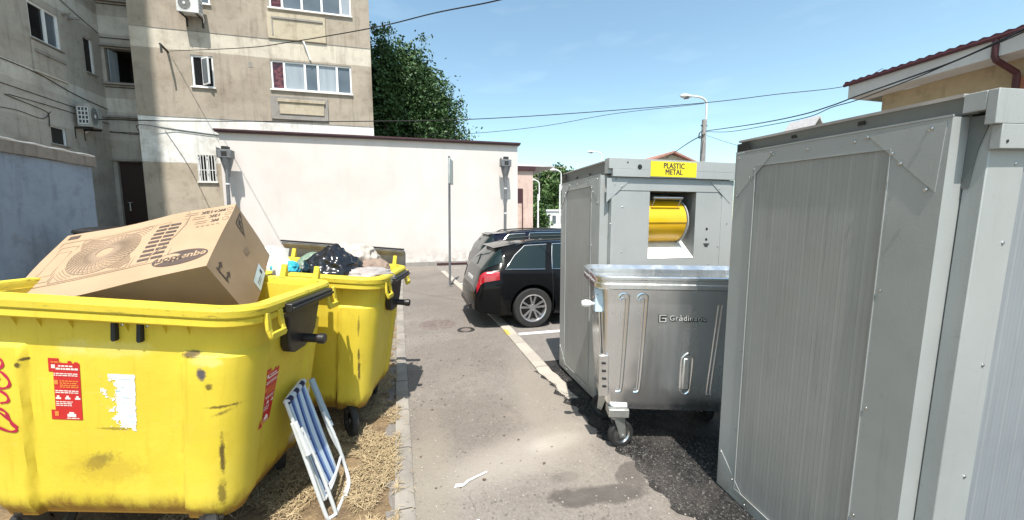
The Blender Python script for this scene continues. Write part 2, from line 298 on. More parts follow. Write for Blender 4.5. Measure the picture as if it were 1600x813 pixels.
M['gravel'] = k.fin(c, .8, 0, k.math('ADD', v.outputs['Distance'], k.math('MULTIPLY', v2.outputs['Distance'], .5)), 1.0, .015, .4)
k = NT('gravel_stones'); M['stones'] = k.fin(k.mix(k.rng(k.noise(60, 2), .35, .65), (.022, .02, .02), (.12, .11, .10)), .7)
M['pebble'] = simple('pebble', (.33, .29, .25), .9, var=.5, sc=8); M['litter_leaf'] = simple('litter_leaf', (.10, .07, .05), .9, var=.4, sc=10)
M['rust_iron'] = simple('rust_iron', (.18, .145, .13), .8, .2, var=.3, sc=14, bump=.3)
def leafmat(name, a, b):
    k = NT(name); c = k.mix(k.rng(k.noise(.9, 4), .3, .7), a, b); c = k.mix(k.rng(k.noise(7, 3), .35, .7), c, tuple(q * 1.5 for q in b)); m = k.fin(c, .55, 0, spec=.35)
    return m
M['leaf_dark'] = leafmat('leaf_dark', (.024, .052, .018), (.05, .10, .03)); M['leaf_mid'] = leafmat('leaf_mid', (.035, .075, .022), (.075, .13, .038))
M['bark'] = simple('bark', (.09, .07, .055), .9, bump=.5)

# ------------------------------------------------------------------ mesh helpers
class MB:
    def __init__(s): s.v = []; s.f = []
    def add(s, vs, fs):
        o = len(s.v); s.v += [tuple(p) for p in vs]; s.f += [tuple(i + o for i in q) for q in fs]; return s
    def box(s, x0, x1, y0, y1, z0, z1):
        return s.add([(x0, y0, z0), (x1, y0, z0), (x1, y1, z0), (x0, y1, z0), (x0, y0, z1), (x1, y0, z1), (x1, y1, z1), (x0, y1, z1)],
                     [(0, 3, 2, 1), (4, 5, 6, 7), (0, 1, 5, 4), (1, 2, 6, 5), (2, 3, 7, 6), (3, 0, 4, 7)])
    def obox(s, c, sz, rot):
        Mx = Euler(rot).to_matrix() if not isinstance(rot, Matrix) else rot; a, b, d = (q / 2 for q in sz)
        vs = [Vector(c) + Mx @ Vector(p) for p in [(-a, -b, -d), (a, -b, -d), (a, b, -d), (-a, b, -d), (-a, -b, d), (a, -b, d), (a, b, d), (-a, b, d)]]
        return s.add(vs, [(0, 3, 2, 1), (4, 5, 6, 7), (0, 1, 5, 4), (1, 2, 6, 5), (2, 3, 7, 6), (3, 0, 4, 7)])
    def loft(s, rings, closed=True, caps=True, loop=False):
        n = len(rings[0]); vs = [p for r in rings for p in r]; fs = []; m = len(rings)
        for i in range(m if loop else m - 1):
            for j in range(n if closed else n - 1):
                a, b = i * n + j, i * n + (j + 1) % n; c, d = ((i + 1) % m) * n + (j + 1) % n, ((i + 1) % m) * n + j
                fs.append((a, b, c, d))
        if caps and not loop: fs.append(tuple(range(n))[::-1]); fs.append(tuple(range((m - 1) * n, m * n)))
        return s.add(vs, fs)
    def tube(s, pts, r, seg=8, closed=False):
        pts = [Vector(p) for p in pts]; n = len(pts); rings = []; nrm = None
        for i, p in enumerate(pts):
            if closed: t = pts[(i + 1) % n] - pts[i - 1]
            else: t = pts[min(i + 1, n - 1)] - pts[max(i - 1, 0)]
            t.normalize()
            if nrm is None: nrm = t.orthogonal().normalized()
            nrm = (nrm - t * nrm.dot(t)).normalized(); bi = t.cross(nrm); rr = r[i] if isinstance(r, (list, tuple)) else r
            rings.append([p + (nrm * math.cos(2 * PI * q / seg) + bi * math.sin(2 * PI * q / seg)) * rr for q in range(seg)])
        return s.loft(rings, True, not closed, closed)
    def cyl(s, p0, p1, r0, r1=None, seg=20): return s.tube([p0, p1], [r0, r0 if r1 is None else r1], seg)
    def lathe(s, prof, o, ax, seg=28, a0=0, a1=2 * PI):
        o = Vector(o); ax = Vector(ax).normalized(); e1 = ax.orthogonal().normalized(); e2 = ax.cross(e1); full = abs(a1 - a0 - 2 * PI) < 1e-6; rings = []
        for q in range(seg if full else seg + 1):
            a = a0 + (a1 - a0) * q / seg; d = e1 * math.cos(a) + e2 * math.sin(a); rings.append([o + d * r + ax * h for r, h in prof])
        return s.loft(rings, False, False, full)
    def prism(s, poly, ax, a, b):
        def P(u, v, w): return {'x': (w, u, v), 'y': (u, w, v), 'z': (u, v, w)}[ax]
        return s.loft([[P(u, v, a) for u, v in poly], [P(u, v, b) for u, v in poly]])
    def grid(s, fn, nu, nv):
        vs = [fn(i / nu, j / nv) for i in range(nu + 1) for j in range(nv + 1)]
        return s.add(vs, [(i * (nv + 1) + j, (i + 1) * (nv + 1) + j, (i + 1) * (nv + 1) + j + 1, i * (nv + 1) + j + 1) for i in range(nu) for j in range(nv)])
    def xf(s, Mx, start=0):
        for i in range(start, len(s.v)): s.v[i] = tuple(Mx @ Vector(s.v[i]))
        return s
    def build(s, name, mat, parent=None, smooth=False, bevel=0, sharp=35, fix=True):
        me = bpy.data.meshes.new(name); me.from_pydata(s.v, [], s.f)
        if fix:
            bm = bmesh.new(); bm.from_mesh(me); bmesh.ops.recalc_face_normals(bm, faces=bm.faces); bm.to_mesh(me); bm.free()
        me.materials.append(M[mat] if isinstance(mat, str) else mat)
        if smooth or bevel: me.shade_smooth(); me.set_sharp_from_angle(angle=R(sharp))
        o = bpy.data.objects.new(name, me); COL.objects.link(o); o.parent = parent
        if bevel:
            b = o.modifiers.new('bevel', 'BEVEL'); b.width = bevel; b.segments = 2; b.limit_method = 'ANGLE'; b.angle_limit = R(40); b.harden_normals = False
        return o
def thing(name, label, cat, loc=(0, 0, 0), rot=(0, 0, 0), group=None):
    o = bpy.data.objects.new(name, None); COL.objects.link(o); o.location = loc; o.rotation_euler = rot; o.empty_display_size = .1
    return tag(o, label, cat, group)
def tag(o, label, cat, group=None):
    o['label'] = label; o['category'] = cat
    if group: o['group'] = group
    return o
def struct(o): o['kind'] = 'structure'; return o
def copy_tree(o, parent=None):
    c = o.copy(); COL.objects.link(c); c.parent = parent
    for ch in [q for q in bpy.data.objects if q.parent == o]: copy_tree(ch, c)
    return c
def text_geo(body, size=1., ext=.0, bold=0., align='CENTER', spacing=1.0, line=1.0):
    cu = bpy.data.curves.new('lettering', 'FONT'); cu.body = body; cu.size = size; cu.extrude = ext; cu.offset = bold; cu.align_x = align; cu.align_y = 'CENTER'
    cu.space_character = spacing; cu.space_line = line; cu.resolution_u = 3
    o = bpy.data.objects.new('lettering', cu); COL.objects.link(o); dg = bpy.context.evaluated_depsgraph_get(); dg.update()
    me = bpy.data.meshes.new_from_object(o.evaluated_get(dg)); vs = [tuple(v.co) for v in me.vertices]; fs = [tuple(p.vertices) for p in me.polygons]
    bpy.data.objects.remove(o); bpy.data.curves.remove(cu); bpy.data.meshes.remove(me); return vs, fs
def catmull(pts, n=6):
    P = [Vector(p) for p in pts]; P = [P[0] * 2 - P[1]] + P + [P[-1] * 2 - P[-2]]; o = []
    for i in range(1, len(P) - 2):
        for q in range(n):
            t = q / n; a, b, c, d = P[i - 1:i + 3]
            o.append(.5 * ((2 * b) + (c - a) * t + (2 * a - 5 * b + 4 * c - d) * t * t + (3 * b - a - 3 * c + d) * t ** 3))
    o.append(P[-2]); return o
def sstep(a, b, x):
    t = max(0., min(1., (x - a) / (b - a))); return t * t * (3 - 2 * t)

# ------------------------------------------------------------------ ground
def sheet(poly, z, name, mat):
    return struct(MB().add([(x, y, z) for x, y in poly], [tuple(range(len(poly)))]).build(name, mat))
struct(MB().add([(-400, -200, 0), (400, -200, 0), (400, 700, 0), (-400, 700, 0)], [(0, 1, 2, 3)]).build('ground', 'ground'))
kerb_x = lambda y: -.065 - .043 * (y - 2.3) if y < 8 else -.31 - .03 * (y - 8)
path_r = lambda y: 1.31 - .012 * (y - 4) if y > 4 else 1.31 + .085 * (4 - y) + .02 * math.sin(y * 9) + .012 * math.sin(y * 23 + 1)
# path: a finely gridded sheet (irregular edge to the gravel on its right)
ys = [-3 + i * .06 for i in range(117)] + [4.02 + i * .25 for i in range(44)]
def prow(y):
    r = path_r(y) - (.06 * max(0, y - 6.2) if y > 6.2 else 0) * 1.0
    return [(kerb_x(y) + (r - kerb_x(y)) * q / 6, y, .004) for q in range(7)]
mb = MB(); mb.loft([prow(y) for y in ys], False, False); struct(mb.build('path', 'path'))
# left kerb: worn concrete, slightly proud of the path
mb = MB(); rng_ = random.Random(3)
rings = []
for i in range(150):
    y = -3 + i * .11; x = kerb_x(y); h = .028 + .006 * math.sin(i * 1.7) + .004 * rng_.random()
    rings.append([(x - .115, y, -.05), (x - .112, y, h), (x - .02, y, h + .003), (x + .006 * rng_.random(), y, h - .008), (x + .012, y, -.05)])
mb.loft(rings, False, False); struct(mb.build('kerb', 'kerb', smooth=True))
# right kerb between path and parking bays, broken off at its near end
mb = MB(); rings = []
for i in range(90):
    y = 3.25 + i * .11; x = path_r(y) - (.06 * max(0, y - 6.2)); br = sstep(4.3, 3.2, y)
    h = .030 - .022 * br + .004 * rng_.random(); w = .15 - .03 * br + .03 * br * rng_.random()
    rings.append([(x - .012, y, -.05), (x - .008, y, h - .012), (x + .015, y, h), (x + w - .015, y, h), (x + w, y, h - .012), (x + w + .004, y, -.06)])
mb.loft(rings, False, False); struct(mb.build('kerb', 'kerb_pale', smooth=True))
# black fresh chippings under the containers
mb = MB(); mb.loft([[(path_r(y) - .03 + .03 * math.sin(y * 31) , y, .006 if y < 3.9 else .003), (2.2, y, .010), (6, y, .008)] for y in [-1 + i * .05 for i in range(106)]], False, False)
struct(mb.build('gravel', 'gravel'))
sheet([(1.47, 5.36), (7, 5.36), (7, 5.47), (1.47, 5.47)], .004, 'painted_line', 'white_paint')
sheet([(1.3, 7.72), (7, 7.72), (7, 7.82), (1.3, 7.82)], .004, 'painted_line', 'white_paint')
sheet([(.85, 10.3), (7, 10.3), (7, 10.4), (.85, 10.4)], .004, 'painted_line', 'white_paint')
# verge rising away from the kerb
VS = .085
def vz(x, y): 
    return -.005 + VS * min(max(0, -.17 - .043 * (y - 2.3) - x), 2.6) + .016 * mnoise.noise((x * 3, y * 3, 0)) + .010 * mnoise.noise((x * 11, y * 11, 4))
mb = MB(); nx = 70
rows = []
for i in range(240):
    y = -2 + i * .062; x1 = kerb_x(y) - .08
    rows.append([(x1 - (7.5 * (q / nx) ** 1.8), y, vz(x1 - 7.5 * (q / nx) ** 1.8, y) - (.012 if q == 0 else 0)) for q in range(nx + 1)])
mb.loft(rows, False, False); struct(mb.build('verge', 'soil', smooth=True, sharp=80))
def straw():
    n = 40000; y = np.where(RNG.random(n) < .8, 1.7 + 2.6 * RNG.random(n), 4.3 + 5 * RNG.random(n)); x = np.array([kerb_x(t) for t in y]) - .09 - RNG.random(n) ** 1.3 * 1.25
    stray = RNG.random(n) < .02; x[stray] += .16 * RNG.random(stray.sum())
    vs = []; fs = []
    for a, b in zip(x, y):
        if mnoise.noise((a * 2.6, b * 2.6, 9)) + .5 * mnoise.noise((a * 7, b * 7, 2)) < -.14 + .25 * max(0, -.75 - a): continue
        L = random.uniform(.015, .065); w = random.uniform(.0010, .0024); th = random.uniform(0, 2 * PI); d = Vector((math.cos(th), math.sin(th), random.uniform(-.05, .32))).normalized() * L
        s_ = Vector((-math.sin(th), math.cos(th), random.uniform(-.5, .5))) * w; p = Vector((a, b, max(vz(a, b), .0 if a < kerb_x(b) - .1 else .03) + random.uniform(.002, .022)))
        m_ = p + d * .5 + Vector((0, 0, L * .12 * random.random())); o = len(vs)
        vs += [p - s_, p + s_, m_ + s_, m_ - s_, p + d]; fs += [(o, o + 1, o + 2, o + 3), (o + 3, o + 2, o + 4)]
    m = MB(); m.v = [tuple(q) for q in vs]; m.f = fs; o = m.build('straw', 'straw', fix=False); o['kind'] = 'stuff'; o['label'] = 'dry straw and cut grass littering the verge'; o['category'] = 'straw'
straw()
def scatter(name, mat, n, fx, size, label, flat=.6):
    m = MB(); base = [Vector(p) for p in [(1, 0, 0), (-1, 0, 0), (0, 1, 0), (0, -1, 0), (0, 0, 1), (0, 0, -1)]]
    for _ in range(n):
        p = fx(); sz = random.uniform(*size); e = Euler((random.random() * 6, random.random() * 6, random.random() * 6)).to_matrix()
        vs = []
        for b in base:
            q = e @ (b * random.uniform(.6, 1.1) * sz); q.z *= flat; vs.append(Vector(p) + q)
        m.add(vs, [(0, 2, 4), (2, 1, 4), (1, 3, 4), (3, 0, 4), (2, 0, 5), (1, 2, 5), (3, 1, 5), (0, 3, 5)])
    o = m.build(name, mat, fix=False); o['kind'] = 'stuff'; o['label'] = label; o['category'] = name.split('_')[-1]; return o
def gx():
    y = random.uniform(.9, 4.0); x = path_r(y) - .02 + random.random() ** 1.5 * 1.0; return (x, y, .009)
scatter('loose_chippings', 'stones', 5200, gx, (.004, .011), 'loose black chippings in front of the grey containers', .7)
def px_():
    y = 1.5 + random.random() ** 1.6 * 7; t = random.random(); t = t ** 2.2 if random.random() < .6 else t; return (kerb_x(y) + .01 + t * (path_r(y) - kerb_x(y)), y, .006)
scatter('small_pebbles', 'pebble', 900, px_, (.003, .010), 'small pale pebbles scattered over the asphalt path')
def lx_():
    y = 2.3 + random.random() * 5; return (random.gauss(.15, .35) if random.random() < .7 else random.uniform(0, 1.2), y, .007)
scatter('leaf_litter', 'litter_leaf', 110, lx_, (.006, .020), 'brown leaf crumbs on the asphalt path', .25)

# manhole covers
t = thing('manhole_cover', 'round rusty iron manhole cover in the asphalt path', 'manhole cover', (.30, 6.3, .005))
mb = MB().lathe([(0, .006), (.25, .006), (.255, .004), (.30, .004), (.305, .001)], (0, 0, 0), (0, 0, 1), 40); mb.build('cover', 'rust_iron', t, smooth=True)
mb = MB()
for r_ in (.06, .12, .18, .24): mb.lathe([(r_ - .012, .006), (r_ - .009, .012), (r_ + .009, .012), (r_ + .012, .006)], (0, 0, 0), (0, 0, 1), 40)
for i in range(12): a = i * PI / 6; mb.obox((math.cos(a) * .15, math.sin(a) * .15, .008), (.2, .012, .007), (0, 0, a))
mb.build('raised_rings', 'rust_iron', t)
t = thing('valve_cover', 'small iron valve cover beside the larger manhole cover', 'valve cover', (.72, 5.85, .005))
MB().lathe([(0, .003), (.10, .003), (.105, .007), (.135, .007), (.14, .001)], (0, 0, 0), (0, 0, 1), 28).build('frame', 'dark_metal', t)
MB().lathe([(0, .005), (.08, .005), (.085, .001)], (0, 0, 0), (0, 0, 1), 28).build('lid', 'rust_iron', t)
# litter
m = MB(); m.tube([(.20, 2.315, .012), (.25, 2.30, .016), (.285, 2.335, .014), (.42, 2.395, .012)], [.007, .009, .007, .005], 6)
m.tube([(.25, 2.30, .014), (.19, 2.302, .010)], [.007, .004], 6); tag(m.build('plastic_spoon', 'white_pvc', smooth=True), 'broken white plastic stick on the path', 'litter')
m = MB(); m.grid(lambda u, v: (.235 + .075 * u - .012 * v, 1.905 + .05 * v + .02 * u, .012 + .022 * math.sin(u * 3 + v * 2) ** 2), 5, 5)
tag(m.build('paper_scrap', 'white_paint'), 'crumpled white paper scrap on the path', 'litter')

# ------------------------------------------------------------------ waste bins
def rrect(ax, ay, r, n=7, side=12):
    pts = []
    cs = [(ax - r, ay - r, 0), (-ax + r, ay - r, PI / 2), (-ax + r, -ay + r, PI), (ax - r, -ay + r, 3 * PI / 2)]
    for i, (cx, cy, a0) in enumerate(cs):
        for q in range(n + 1): a = a0 + PI / 2 * q / n; pts.append((cx + r * math.cos(a), cy + r * math.sin(a), math.cos(a), math.sin(a)))
        nx_, ny_, a1 = cs[(i + 1) % 4]; p = pts[-1]; e = (nx_ + r * math.cos(a1), ny_ + r * math.sin(a1))
        for q in range(1, side): t_ = q / side; pts.append((p[0] + (e[0] - p[0]) * t_, p[1] + (e[1] - p[1]) * t_, p[2], p[3]))
    return pts
def bx(z): t_ = (z - .22) / .98; return .545 + .065 * t_
def by(z): t_ = (z - .22) / .98; return .385 + .05 * t_
def front_y(x, z):                                        # outer surface of the long side
    f = sstep(.326, .338, abs(x)) * sstep(1.06, 1.035, z)
    return -by(z) - .026 * f
def side_x(y, z):
    f = sstep(.22, .245, abs(y)) * sstep(1.075, 1.035, z); return bx(z) + .016 * f
def bin_body(mat, parent):
    zs = [.20, .215, .24, .28] + [.28 + .76 * i / 14 for i in range(1, 15)] + [1.05, 1.06, 1.07, 1.08, 1.12, 1.2, 1.25]
    rings = []
    for z in zs:
        r = .13; pts = rrect(bx(z), by(z), r, 7, 64); ring = []
        inset = .03 * sstep(.28, .20, z)
        for x, y, nx_, ny_ in pts:
            fx = sstep(.326, .338, abs(x)) if abs(ny_) > .99 else (sstep(.22, .245, abs(y)) if abs(nx_) > .99 else 1)
            d = (.026 * abs(ny_) + .016 * abs(nx_)) * fx * sstep(1.06, 1.035, z) - inset
            ring.append((x + nx_ * d, y + ny_ * d, z))
        rings.append(ring)
    for z in (1.25, .9, .34):
        rings.append([(x, y, z) for x, y, _, _ in rrect(bx(z) - .03, by(z) - .03, .11, 7, 64)])
    mb = MB(); mb.loft(rings, True, True)
    return mb.build('body', mat, parent, smooth=True, sharp=50)
def bin_rim(mat, parent):
    prof = [(0, 1.19), (.034, 1.192), (.043, 1.2), (.043, 1.226), (.036, 1.230), (.036, 1.236), (.05, 1.24), (.053, 1.27), (.046, 1.285), (-.012, 1.287), (-.02, 1.27), (-.022, 1.2)]
    rings = []
    for o_, z in prof: rings.append([(x + nx_ * o_, y + ny_ * o_, z) for x, y, nx_, ny_ in rrect(.612, .462, .13, 8, 10)])
    mb = MB(); mb.loft(rings, True, False, True); ob = mb.build('rim', mat, parent, smooth=True, sharp=30); return ob
def caster(parent, x, y, ang, r=.10, names=('wheel', 'tyre', 'rim'), forkmat='dark_metal', hubmat='dark_metal', top=.20):
    m = MB(); ca, sa = math.cos(ang), math.sin(ang); d = Vector((ca, sa, 0)); n_ = Vector((-sa, ca, 0)); c = Vector((x, y, r)) + d * .035
    hub = Vector((x, y, 0))
    for s_ in (-1, 1):
        a = hub + n_ * .038 * s_ + Vector((0, 0, top - .012)); q = [a - d * .045, a + d * .045, c + n_ * .038 * s_ + d * .022 - Vector((0, 0, .015)), c + n_ * .038 * s_ - d * .022 - Vector((0, 0, .015))]
        m.loft([[p - n_ * .0025 for p in q], [p + n_ * .0025 for p in q]])
    m.obox(hub + Vector((0, 0, top - .008)), (.11, .09, .012), (0, 0, ang)); m.cyl(hub + Vector((0, 0, top - .02)), hub + Vector((0, 0, top + .02)), .03)
    m.cyl(c - n_ * .048, c + n_ * .048, .011, seg=10)
    w = m.build('caster', forkmat, parent)
    MB().lathe([(r * .70, -.024), (r * .93, -.024), (r, -.015), (r, .015), (r * .93, .024), (r * .70, .024), (r * .68, 0), (r * .70, -.024)], c, n_, 28).build('tyre', 'rubber', w, smooth=True)
    MB().lathe([(.012, -.028), (.03, -.028), (.034, -.012), (r * .6, -.010), (r * .72, -.021), (r * .72, .021), (r * .6, .010), (.034, .012), (.03, .028), (.012, .028)], c, n_, 24).build('hub', hubmat, w, smooth=True)
    return w
def patch(fn, x0, x1, z0, z1, n=5): return MB().grid(lambda u, v: fn(x0 + (x1 - x0) * u, z0 + (z1 - z0) * v), n, n)
def waste_bin(label, loc, rot, mat, group, lid=None):
    t = thing('waste_container', label, 'waste bin', loc, rot, group)
    bin_body(mat, t); bin_rim(mat, t)
    for x in [-.36, -.26, -.13, 0.10, .26, .36]:
        MB().add([(x - .004, -.434, 1.195), (x + .004, -.434, 1.195), (x, -.462, 1.195), (x, -.430, 1.13)], [(0, 2, 3), (1, 3, 2), (0, 1, 2), (0, 3, 1)]).build('gusset', mat, t)
    for s_ in (1, -1):
        m = MB(); poly = [(-.21, 1.262), (.34, 1.262), (.34, 1.215), (.25, 1.18), (.21, 1.02), (.16, .965), (.08, .94), (-.04, .94), (-.09, .96), (-.115, 1.0), (-.13, 1.16), (-.21, 1.2)]
        m.prism(poly, 'x', s_ * .60, s_ * .652); b = m.build('lifting_plate', 'black_plastic', t, bevel=.008)
        MB().box(*sorted((s_ * .645, s_ * .70)), -.205, .335, 1.205, 1.256).build('lifting_block', 'black_plastic', b, bevel=.006)
        m = MB(); m.box(*sorted((s_ * .69, s_ * .712)), -.20, .33, 1.222, 1.238); m.build('lifting_ridge', 'black_plastic', b, bevel=.003)
        MB().lathe([(0, 0), (.026, 0), (.026, .085), (.031, .09), (.031, .12), (.026, .127), (0, .127)], (s_ * .65, .05, 1.0), (s_, 0, 0), 20).build('trunnion', 'black_plastic', b, smooth=True)
        for y in (-.30, .41):
            h = [(s_ * .655, y - .055, 1.235), (s_ * .668, y - .06, 1.16), (s_ * .68, y - .055, 1.125), (s_ * .685, y + .055, 1.125), (s_ * .668, y + .06, 1.16), (s_ * .655, y + .055, 1.235)]
            m = MB()
            for a, c in zip(h[:-1], h[1:]):
                a, c = Vector(a), Vector(c); d = c - a; m.obox((a + c) / 2, (d.length + .012, .018, .034), Matrix((d.normalized(), Vector((s_, 0, 0)), d.normalized().cross(Vector((s_, 0, 0))))).transposed())
            m.build('handle', mat, t, bevel=.004)
    for x in (-.46, -.13, .30, .52):
        m = MB(); m.prism([(.47, 1.25), (.53, 1.25), (.535, 1.32), (.52, 1.37), (.505, 1.37), (.49, 1.31)], 'x', x - .018, x + .018); m.build('hinge_lug', mat, t, bevel=.004)
    for x, y, a in ((.43, -.37, -.9), (-.42, -.33, .9), (.42, .30, 2.2), (-.42, .30, 1.2)): caster(t, x, y, a, .115, top=.215)
    if lid == 'open':
        m = MB(); m.loft([[(-.60, .53, 1.415), (.60, .53, 1.415), (.60, .565, 1.43), (-.60, .565, 1.43)], [(-.60, .60, 1.36), (.60, .60, 1.36), (.60, .63, 1.39), (-.60, .63, 1.39)], [(-.60, .66, 1.15), (.60, .66, 1.15), (.60, .69, 1.15), (-.60, .69, 1.15)]])
        l = m.build('lid', 'lid_grey', t, bevel=.008); MB().box(-.60, .60, .525, .54, 1.428, 1.445).build('lid_edge', 'black_plastic', l)
    if lid == 'closed':
        m = MB(); m.loft([[(x * s_, y * s_, z) for x, y, _, _ in rrect(.67, .52, .12)] for s_, z in ((1, 1.27), (1, 1.31), (.97, 1.345), (.7, 1.40), (.2, 1.425))]); m.build('lid', 'black_plastic', t, smooth=True)
    return t
GB = 'yellow waste bins along the path'
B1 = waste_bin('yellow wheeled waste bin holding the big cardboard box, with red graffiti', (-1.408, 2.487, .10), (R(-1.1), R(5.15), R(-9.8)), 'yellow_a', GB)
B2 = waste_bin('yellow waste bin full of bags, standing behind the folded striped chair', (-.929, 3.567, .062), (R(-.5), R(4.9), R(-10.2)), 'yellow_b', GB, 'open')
waste_bin('dark waste bin with closed black lid by the blue annex wall', (-7.2, 11.6, .22), (0, 0, R(8)), 'dark_bin', None, 'closed')

def sticker(parent, name, fn, bars, w=None):
    m = MB()
    for q in w: m.grid(lambda u, v, q=q: fn(q[0] + (q[1] - q[0]) * u, q[2] + (q[3] - q[2]) * v, .0018), 4, 4)
    o = m.build(name, 'red_print', parent)
    byc = {}
    for mt, a, b, c, d in bars: byc.setdefault(mt, MB()).grid(lambda u, v: fn(a + (b - a) * u, c + (d - c) * v, .0030), 3, 1)
    for mt, m2 in byc.items(): m2.build('printed_lines', mt, o)
    return o
def sbars(rs):
    L = []; r_ = random.Random(rs)
    def words(y, h, x0, x1, mt):
        x = x0
        while x < x1 - .03:
            w_ = r_.uniform(.05, .16); L.append((mt, x, min(x + w_, x1), y, y + h)); x += w_ + .022
    words(.93, .020, .10, .42, 'print_orange'); L.append(('print_pale', .10, .22, .84, .90)); words(.87, .022, .32, .78, 'print_pale'); words(.82, .030, .24, .95, 'print_pale')
    for y in (.75, .72): words(y, .016, .16, .95, 'print_pale')
    L.append(('print_orange', .16, .28, .58, .65))
    for y in (.63, .595, .56, .53): words(y, .018, .34, .93, 'print_orange')
    for y in (.47, .44): words(y, .016, .18, .92, 'print_pale')
    for x in (.18, .48, .80): L.append(('print_pale', x, x + .17, .34, .37)); L.append(('print_pale', x + .04, x + .12, .37, .40))
    for y in (.29, .26, .23): words(y, .014, .18, .72, 'print_pale')
    L.append(('print_orange', .12, .24, .06, .14)); L.append(('print_pale', .52, .80, .05, .10)); L.append(('print_pale', .58, .74, .10, .13)); words(.02, .014, .5, .9, 'print_pale')
    return L
def front_map(x0, x1, z0, z1): return lambda u, v, o: (x0 + (x1 - x0) * u, front_y(x0 + (x1 - x0) * u, z0 + (z1 - z0) * v) - o, z0 + (z1 - z0) * v)
SHAPE = [(.0, .34, .78, 1.0), (.34, .62, .78, .93), (.62, .74, .78, .965), (.74, .83, .78, .93), (.83, .95, .78, .95), (.95, 1., .78, .93), (.14, 1., .16, .78), (0, 1., 0, .16)]
sticker(B1, 'warning_sticker', front_map(-.242, -.112, .697, .992), sbars(1), SHAPE)
def side_map(y0, y1, z0, z1): return lambda u, v, o: (side_x(y0 + (y1 - y0) * u - (1 - v) * .06, z0 + (z1 - z0) * v) + o, y0 + (y1 - y0) * u - (1 - v) * .06, z0 + (z1 - z0) * v)
sticker(B1, 'warning_sticker', side_map(-.215, -.085, .60, .895), sbars(2), SHAPE)
# torn remains of a white poster
m = MB(); rr = random.Random(5)
cells = []
for i in range(70):
    for j in range(120):
        u, v = (i + .5) / 70, (j + .5) / 120; x = -.03 + .155 * u; z = .645 + .285 * v
        n_ = mnoise.noise((x * 30, z * 30, 2)) * .5 + mnoise.noise((x * 75, z * 75, 7)) * .3 + mnoise.noise((x * 190, z * 190, 3)) * .2
        keep = u > .42 + n_ * .35 - .12 * (v > .9) + (.25 if v < .25 else 0) * n_ * 3 or (n_ > .18 and .35 < v < .97 and u > .0)
        if v < .08 and n_ < .05: keep = False
        if u > .97 - abs(n_) * .1: keep = False
        if keep:
            x0, x1, z0, z1 = -.03 + .155 * i / 70, -.03 + .155 * (i + 1) / 70, .645 + .285 * j / 120, .645 + .285 * (j + 1) / 120
            m.add([(a, front_y(a, b) - .0018, b) for a, b in ((x0, z0), (x1, z0), (x1, z1), (x0, z1))], [(0, 1, 2, 3)])
ps = m.build('torn_poster', 'print_white', B1)
m = MB()
for x, z, w_, h_ in ((.055, .906, .05, .005), (.06, .865, .012, .006), (.035, .845, .02, .008), (.05, .82, .03, .003), (.07, .815, .03, .004), (.06, .785, .008, .012), (.055, .74, .006, .006), (.085, .72, .02, .014), (.06, .70, .03, .004), (.09, .695, .022, .012), (.035, .735, .004, .004)):
    m.add([(a, front_y(a, b) - .0030, b) for a, b in ((x, z), (x + w_, z), (x + w_, z + h_), (x, z + h_))], [(0, 1, 2, 3)])
m.build('printed_lines', 'label_blue', ps)
# graffiti strokes
m = MB()
def stroke(pts, w_=.011):
    P = catmull([(x, 0, z) for x, z in pts], 8)
    for i, (a, b) in enumerate(zip(P[:-1], P[1:])):
        d = (b - a); n_ = Vector((-d.z, 0, d.x)).normalized() * w_ * .5 * (1 + .25 * math.sin(i * .6)); off = .0016 + .00004 * i
        m.add([(q.x, front_y(q.x, q.z) - off, q.z) for q in (a - n_, b + d * .15 - n_, b + d * .15 + n_, a + n_)], [(0, 1, 2, 3)])
stroke([(-.470, .945), (-.430, .975), (-.405, .985), (-.400, .955), (-.435, .93), (-.47, .92)])
stroke([(-.48, .90), (-.42, .93), (-.385, .90), (-.378, .865), (-.41, .85), (-.45, .865), (-.415, .90)])
stroke([(-.46, .80), (-.425, .835), (-.395, .82), (-.388, .79), (-.42, .78)])
stroke([(-.43, .755), (-.405, .74), (-.395, .72), (-.38, .68), (-.362, .655), (-.39, .645), (-.45, .67)])
stroke([(-.48, .765), (-.43, .735), (-.39, .70), (-.36, .665)])
stroke([(-.52, .97), (-.50, .80), (-.47, .70)]); m.build('graffiti_scrawl', 'graffiti', B1)
for x in (.051, .158):
    m = MB(); m.prism([(x - .009, 1.205), (x + .009, 1.205), (x + .009, 1.10), (x + .004, 1.092), (x - .004, 1.092), (x - .009, 1.10)], 'y', -.452, -.425); m.build('rubber_slot', 'rubber', B1)
for x in (.075, .18):
    MB().lathe([(0, .005), (.006, .003), (.007, 0)], (x, -.433, 1.165), (0, -1, 0), 8).build('rivet', 'steel', B1)

# ------------------------------------------------------------------ cardboard box in the first bin
ax_l = Vector((-.976, .061, -.211)).normalized(); ax_w = Vector((.07, -.824, -.562)); ax_w = (ax_w - ax_l * ax_w.dot(ax_l)).normalized(); ax_n = ax_w.cross(ax_l)
if ax_n.z < 0: ax_n = -ax_n
